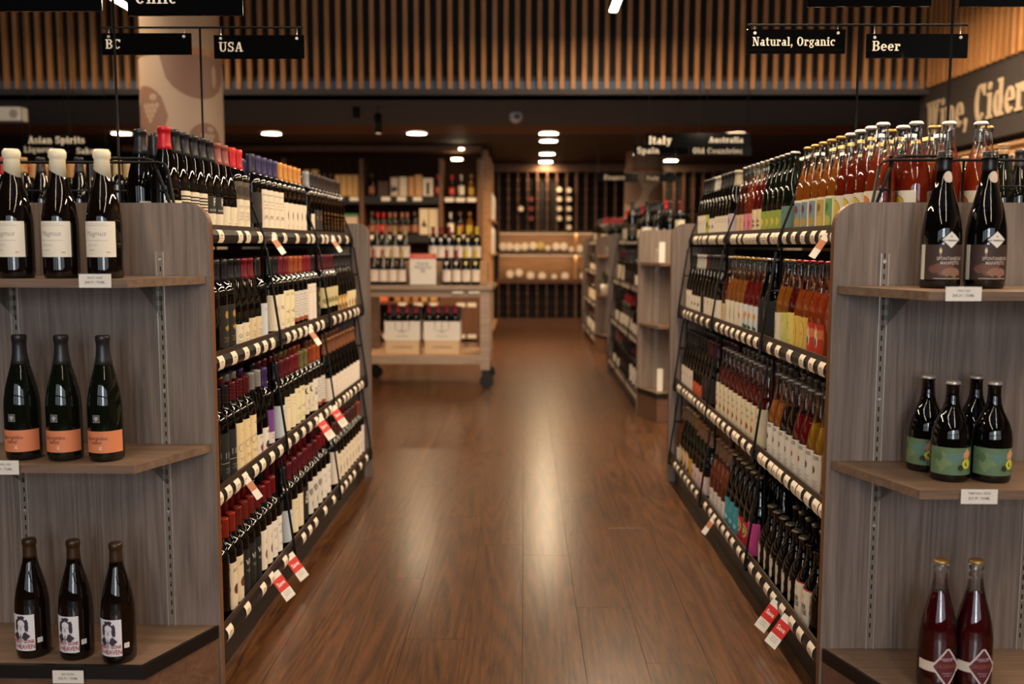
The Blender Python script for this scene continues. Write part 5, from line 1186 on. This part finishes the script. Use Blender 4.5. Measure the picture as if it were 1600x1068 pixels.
# small cabinet puck lamps
for px, py in [(721, 234), (714, 250)]:
    X, Z = at(px, py, YK-.12 if py < 240 else YK+.1)
    o = empty('cabinet_light', (X, YK-.12 if py < 240 else YK+.1, Z), label='small round bookcase light, '+('upper' if py < 240 else 'lower')+' of two near the right end', cat='light')
    MB().lathe([(0, .002), (.03 if py < 240 else .07, 0), (.03 if py < 240 else .07, .02), (0, .022)], 16).build('lens', emit('puck', (1, .8, .5), 10), o)
    MB().tube([(0, 0, .02), (0, 0, max(.03, (ZL if py < 240 else zc)-Z))], .004).build('stem', M['black'], o)
def carton(px0, px1, py0, zb, col, label, Y=YK+.08, d=.12, mark=None, lid=None):
    X0, Z1 = at(px0, py0, Y); X1, _ = at(px1, py0, Y)
    o = empty('gift_box', ((X0+X1)/2, Y, zb+.0005), label=label, cat='box'); hw = (X1-X0)/2-.003; h = Z1-zb
    MB().bevel_box(-hw, hw, 0, d, 0, h, .003).build('carton', flat(col, .6), o)
    if mark == 'slot': MB().box(-.018, .018, -.002, 0, h*.1, h*.75).build('emblem', M['ink'], o)
    if mark == 'fig': MB().prism([(-.02, h*.3), (.05, h*.3), (.03, h*.36), (.01, h*.5), (0, h*.62), (-.012, h*.5), (-.03, h*.36)], -.002, 0, 'y').build('emblem', M['ink'], o)
    if mark == 'pic': MB().prism([(-hw*.9, h*.2), (hw*.9, h*.3), (hw*.6, h*.55), (0, h*.45), (-hw*.6, h*.6)], -.002, 0, 'y').build('emblem', M['ink'], o)
    if lid: MB().box(-hw-.001, hw+.001, -.001, d+.001, h-.03, h+.002).build('lid', flat(lid, .6), o)
    return o
for i in range(4): carton(523+i*9.4, 532+i*9.4, 273, zA, (214, 168, 104), f'tall amber-cream gift box{rank_lr(i, 4)}, bookcase upper shelf'.replace(', left', ' left'))
carton(474, 483, 265, zA, (214, 170, 106), 'amber gift box behind the gold-capped bottles, left'); carton(486, 497, 265, zA, (214, 170, 106), 'amber gift box behind the gold-capped bottles, right')
for i, c in enumerate([(206, 176, 150), (214, 190, 160), (206, 180, 158)]):
    X0, _ = at(524, 340, YK+.05); X1, _ = at(560, 340, YK+.05)
    o = empty('gift_box', ((X0+X1)/2, YK+.08, zBs+i*.085+.001*i), label=f'flat cream box, {("lowest", "middle", "topmost green-lidded")[i]} of the stack behind left rack', cat='box')
    MB().bevel_box(-.14, .14, 0, .2, 0, .084, .003).build('carton', flat(c, .6), o)
    if i == 2: MB().bevel_box(-.142, .142, -.002, .202, .045, .0845, .002).build('lid', flat((70, 130, 96), .6), o)
carton(590, 607, 283, zA, (70, 46, 36), 'dark brown square gift box on the bookcase upper shelf')
carton(610, 622, 277, zA, (206, 186, 170), 'cream gift box with dark picture on bookcase upper shelf', mark='pic')
carton(623.5, 636, 276, zA, (222, 204, 184), 'plain white gift box beside the picture box, upper shelf')
carton(638, 647, 276, zA, (206, 150, 96), 'amber gift box left of the taller amber one, upper shelf')
carton(648, 659.5, 273, zA, (206, 154, 100), 'taller amber gift box on the bookcase upper shelf')
carton(660, 677, 278, zA, (226, 212, 194), 'white gift box with black window on the upper shelf', mark='slot')
carton(655, 669.5, 326, zBs, (214, 198, 168), 'large cream gift box with black figure, left of pair', mark='fig', d=.2); carton(670, 684.5, 326, zBs, (214, 198, 168), 'large plain cream gift box, right of pair', d=.2)
SPR = dict(
 brn=Spec('brown spirit bottle', 'spirit', 'brown_glass', ('cork', (96, 60, 40)), [lab((150, 96, 66), .03, .12, [], ())], name='spirit_bottle', cat='spirit bottle', seg=14),
 redb=Spec('red-capped spirit bottle', 'spirit', 'brown_glass', ('foil', (190, 30, 44)), [lab((176, 46, 36), .03, .12, [('disc', 0, 0, .08, .02)], ((206, 120, 90),))], name='spirit_bottle', cat='spirit bottle', seg=14),
 whb=Spec('white-labelled spirit bottle', 'spirit', 'dark_glass', ('foil', (206, 196, 180)), [lab((226, 214, 196), .03, .14, [], ())], name='spirit_bottle', cat='spirit bottle', seg=14),
 blb=Spec('dark spirit bottle with pinkish capsule', 'spirit', 'dark_glass', ('foil', (160, 110, 90)), [lab((130, 84, 66), .03, .11, [], ())], name='spirit_bottle', cat='spirit bottle', seg=14),
 yeb=Spec('amber spirit bottle', 'spirit', flat((120, 74, 20), .1, name='amber glass'), ('cork', (150, 100, 60)), [lab((206, 170, 60), .03, .12, [], ())], name='spirit_bottle', cat='spirit bottle', seg=14))
def shelf_bottles(lst, z, where):
    tot = {}
    for k, _ in lst: tot[k] = tot.get(k, 0)+1
    cnt = {}
    for k, px in lst:
        c = cnt.get(k, 0); cnt[k] = c+1; X, _ = at(px, 300, YK+.1)
        SPR[k].place((X, YK+.1, z+.0005), 0, SPR[k].desc+rank_lr(c, tot[k])+', '+where, 'spirits in the bookcase')
shelf_bottles([('brn', 581), ('redb', 684.5)], zA, 'bookcase middle bay upper shelf')
shelf_bottles([('redb', 706), ('whb', 721), ('yeb', 737)], shelf_z[(4, 0)], 'bookcase right bay upper shelf')
shelf_bottles([('brn', 581), ('redb', 590), ('redb', 599), ('blb', 609), ('blb', 617), ('blb', 628), ('blb', 636), ('brn', 648)], zBs, 'bookcase middle bay second shelf')
shelf_bottles([('whb', 704), ('brn', 719), ('yeb', 734)], zBs, 'bookcase right bay second shelf')
shelf_bottles([('brn', 455), ('yeb', 465), ('brn', 507), ('brn', 517)], zA, 'bookcase left bay upper shelf')
zL3 = .5
for i, (a, b, c) in enumerate([(588, 606, (220, 110, 60)), (616, 626, (176, 120, 60)), (630, 640, (176, 120, 60)), (644, 654, (176, 120, 60)), (658, 668, (206, 160, 90)), (672, 684, (206, 160, 90))]):
    X0, Z1 = at(a, 458, YK); carton(a, b, 458, .5, c, ['orange gift box at left', 'brown gift box, first of three', 'brown gift box, second of three', 'brown gift box, third of three', 'tan gift box, left of two', 'tan gift box, right of two'][i]+', under the trolley top')
MB().box(us[3]-bx+.0, us[4]-bx-.05, -.002, 0, .1, .82).build('door_panel', M['oak'], t)
# narrow side unit running back along the aisle
xs0, _ = at(757, 400, 12.7)
t = empty('side_cabinet', (us[-1]+.005, 12.72, 0), label='narrow walnut cabinet side running back to the wine wall', cat='cabinet')
MB().box(-.02, .06, 0, 2.1, 0, ztop).build('side_panel', M['oak_l'], t)
MB().box(.06, .1, .1, .14, .1, ztop-.1).box(.06, .1, 1.0, 1.04, .1, ztop-.1).build('upright', M['oak_l'], t)
for j, z in enumerate((.1, .65, 1.1, 1.55)): MB().box(.06, .13, .1, 1.9, z-.02, z).build('shelf', M['oak_l'], t)
for j, (z, yy) in enumerate([(1.55, .25), (1.55, .9), (1.1, .25), (1.1, .9)]):
    tag(MB().lathe([(0, 0), (.03, 0), (.032, .01), (.032, .27), (.026, .33), (0, .36)], 16).build('gift_tube', M['white'], None, (us[-1]+.1, 12.75+yy, z+.0005)),
        ['upper nearer', 'upper farther', 'lower nearer', 'lower farther'][j]+' white gift tube on the narrow side cabinet', 'gift tube')
# ------------------------------------------------------------------ wine wall at the back
YW = YB
wx = lambda px: at(px, 400, YW)[0]
t = empty('wine_wall', (0, YW, 0), label='oak pigeonhole wine wall with lit display shelves closing the aisle', cat='wine rack')
XA, XB = wx(779), wx(1420)
_, z_t = at(850, 268, YW); _, z_u = at(850, 361, YW); _, z_s1 = at(850, 394, YW); _, z_s2 = at(850, 435, YW); _, z_b = at(850, 496, YW)
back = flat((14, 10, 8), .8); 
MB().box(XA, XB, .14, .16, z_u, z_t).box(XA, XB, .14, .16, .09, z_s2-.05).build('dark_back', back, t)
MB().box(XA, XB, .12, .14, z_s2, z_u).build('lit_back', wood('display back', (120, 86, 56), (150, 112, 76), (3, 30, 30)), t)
MB().box(XA-.1, XB, -.02, .16, z_t, ZL-.02).build('cornice', M['oak'], t)
MB().box(XA-.1, XB, -.03, .14, 0, .09).build('plinth', M['oak'], t)
for z, h in ((z_u, .035), (z_s1, .045), (z_s2, .075)): MB().bevel_box(XA-.03, XB, -.04, .14, z-h, z, .003).build('shelf', M['oak'], t)
pitch = (wx(930)-wx(779))/10
i = 0; x = XA
bw = .018
while x < XB:
    wide = i in (8, 16, 24); hw = bw*1.0 if wide else bw*.55
    MB().box(x-hw, x+hw, -.01, .14, z_u, z_t).build('divider', M['oak'], t)
    MB().box(x-hw, x+hw, -.01, .14, .09, z_s2-.075).build('divider', M['oak'], t)
    if wide: MB().box(x-hw, x+hw, -.01, .14, z_s2, z_u-.035).build('divider', M['oak_l'], t)
    x += pitch; i += 1
mb = MB(); z = z_u+.06
while z < z_t-.05:
    x = XA
    while x < XB: mb.box(x+.01, x+.03, -.005, .13, z, z+.012).box(x+pitch-.03, x+pitch-.01, -.005, .13, z, z+.012); x += pitch
    z += .143
z = .18
while z < z_s2-.15:
    x = XA
    while x < XB: mb.box(x+.01, x+.03, -.005, .13, z, z+.012).box(x+pitch-.03, x+pitch-.01, -.005, .13, z, z+.012); x += pitch
    z += .143
tag(mb.build('bottle_peg', M['oak'], t), kind='stuff')
for z in (z_u-.036, z_s1-.046):
    MB().box(XA+.02, XB-.02, -.03, -.02, z-.006, z+.003).build('added_light_strip', emit('added shelf light', (1, .66, .34), 1.5), t)  # glowing strip added under the shelf, kept out of sight behind its front
    area('shelf_fill_beam', ((XA+wx(935))/2, YW-.03, z-.012), (R(22), 0, 0), wx(935)-XA, .03, 2.4, (1, .66, .38))  # added fill, tilted back to brighten the bottle ends
def lying(px, py, col, label, r=.04, y=0):
    X, Z = at(px, py, YW-.05)
    sp_r = r
    o = empty('wine_bottle', (X, YW+y, Z), label=label, cat='wine bottle', group='bottles lying in the wine wall')
    m = MB()
    pr = [(.0, -.05), (.03, -.05), (r, -.046), (r, .07), (.016, .16) if False else (r*.9, .1)]
    n = len(m.v); seg = 14
    for rr, yy in pr:
        for k in range(seg): a = 2*pi*k/seg; m.v.append((rr*sin(a), yy, rr*cos(a)))
    for p in range(len(pr)-1):
        for k in range(seg): j = (k+1) % seg; m.face([p*seg+k, p*seg+j, (p+1)*seg+j, (p+1)*seg+k], 0, True)
    m.build('glass', M['dark_glass'], o)
    m = MB().prism([(r*.96*cos(2*pi*k/seg), r*.96*sin(2*pi*k/seg)) for k in range(seg)], -.053, -.0495, 'y'); m.build('end_label', flat(col, .6), o)
rows_ = [('display shelf', [(786, 384), (796, 384), (808, 385), (820, 384), (833, 383), (845, 383), (856, 386), (869, 384), (881, 384), (893, 388), (906, 387), (922, 388)]),
         ('lower display shelf', [(797, 427), (811, 425), (829, 429), (847, 430), (866, 431), (883, 430), (912, 430), (922, 430)])]
for nm, L in rows_:
    for i, (px, py) in enumerate(L):
        col = (222, 196, 110) if (px, py) == (845, 383) else (252, 240, 216)
        lying(px, py+1, col, f'round white-ended bottle{rank_lr(i, len(L))}, wine wall {"upper" if nm == "display shelf" else "lower"} display shelf', .062 if px not in (856, 893, 866) else .045, .055)
hol = [(814, 326, 'w'), (874, 296, 'w'), (874, 311, 'w'), (874, 326, 'w'), (874, 341, 'w'), (889, 297, 'w'), (889, 311, 'w'), (889, 326, 'w'), (889, 341, 'w'), (889, 355, 'w'), (830, 311, 'r'), (830, 326, 'r'), (830, 341, 'r'), (1017, 300, 'r')]
cols_ = {814: 'third column', 874: 'seventh column', 889: 'eighth column', 830: 'fourth column', 1017: 'far right column'}
for px, py, c in hol:
    same = [q for q in hol if q[0] == px]; i = same.index((px, py, c)); n = len(same)
    pos = '' if n == 1 else (', topmost' if i == 0 else (', lowest' if i == n-1 else f', {ORD[i]} from top'))
    lying(px, py, (248, 232, 206) if c == 'w' else (120, 40, 26), f'{"white" if c == "w" else "red-brown"}-ended bottle in the wine wall {cols_[px]}{pos}', .04)
# ------------------------------------------------------------------ masses of bottles behind the front rows
for (k, wh), mb in rear.items():
    tag(mb.build('wine_bottles' if k == 'dark' else 'cider_bottles', REAR_M[(k, wh)]), ('dark' if k == 'dark' else 'clear cider')+' bottles in rows behind the front bottles of '+wh, 'bottles', kind='stuff')
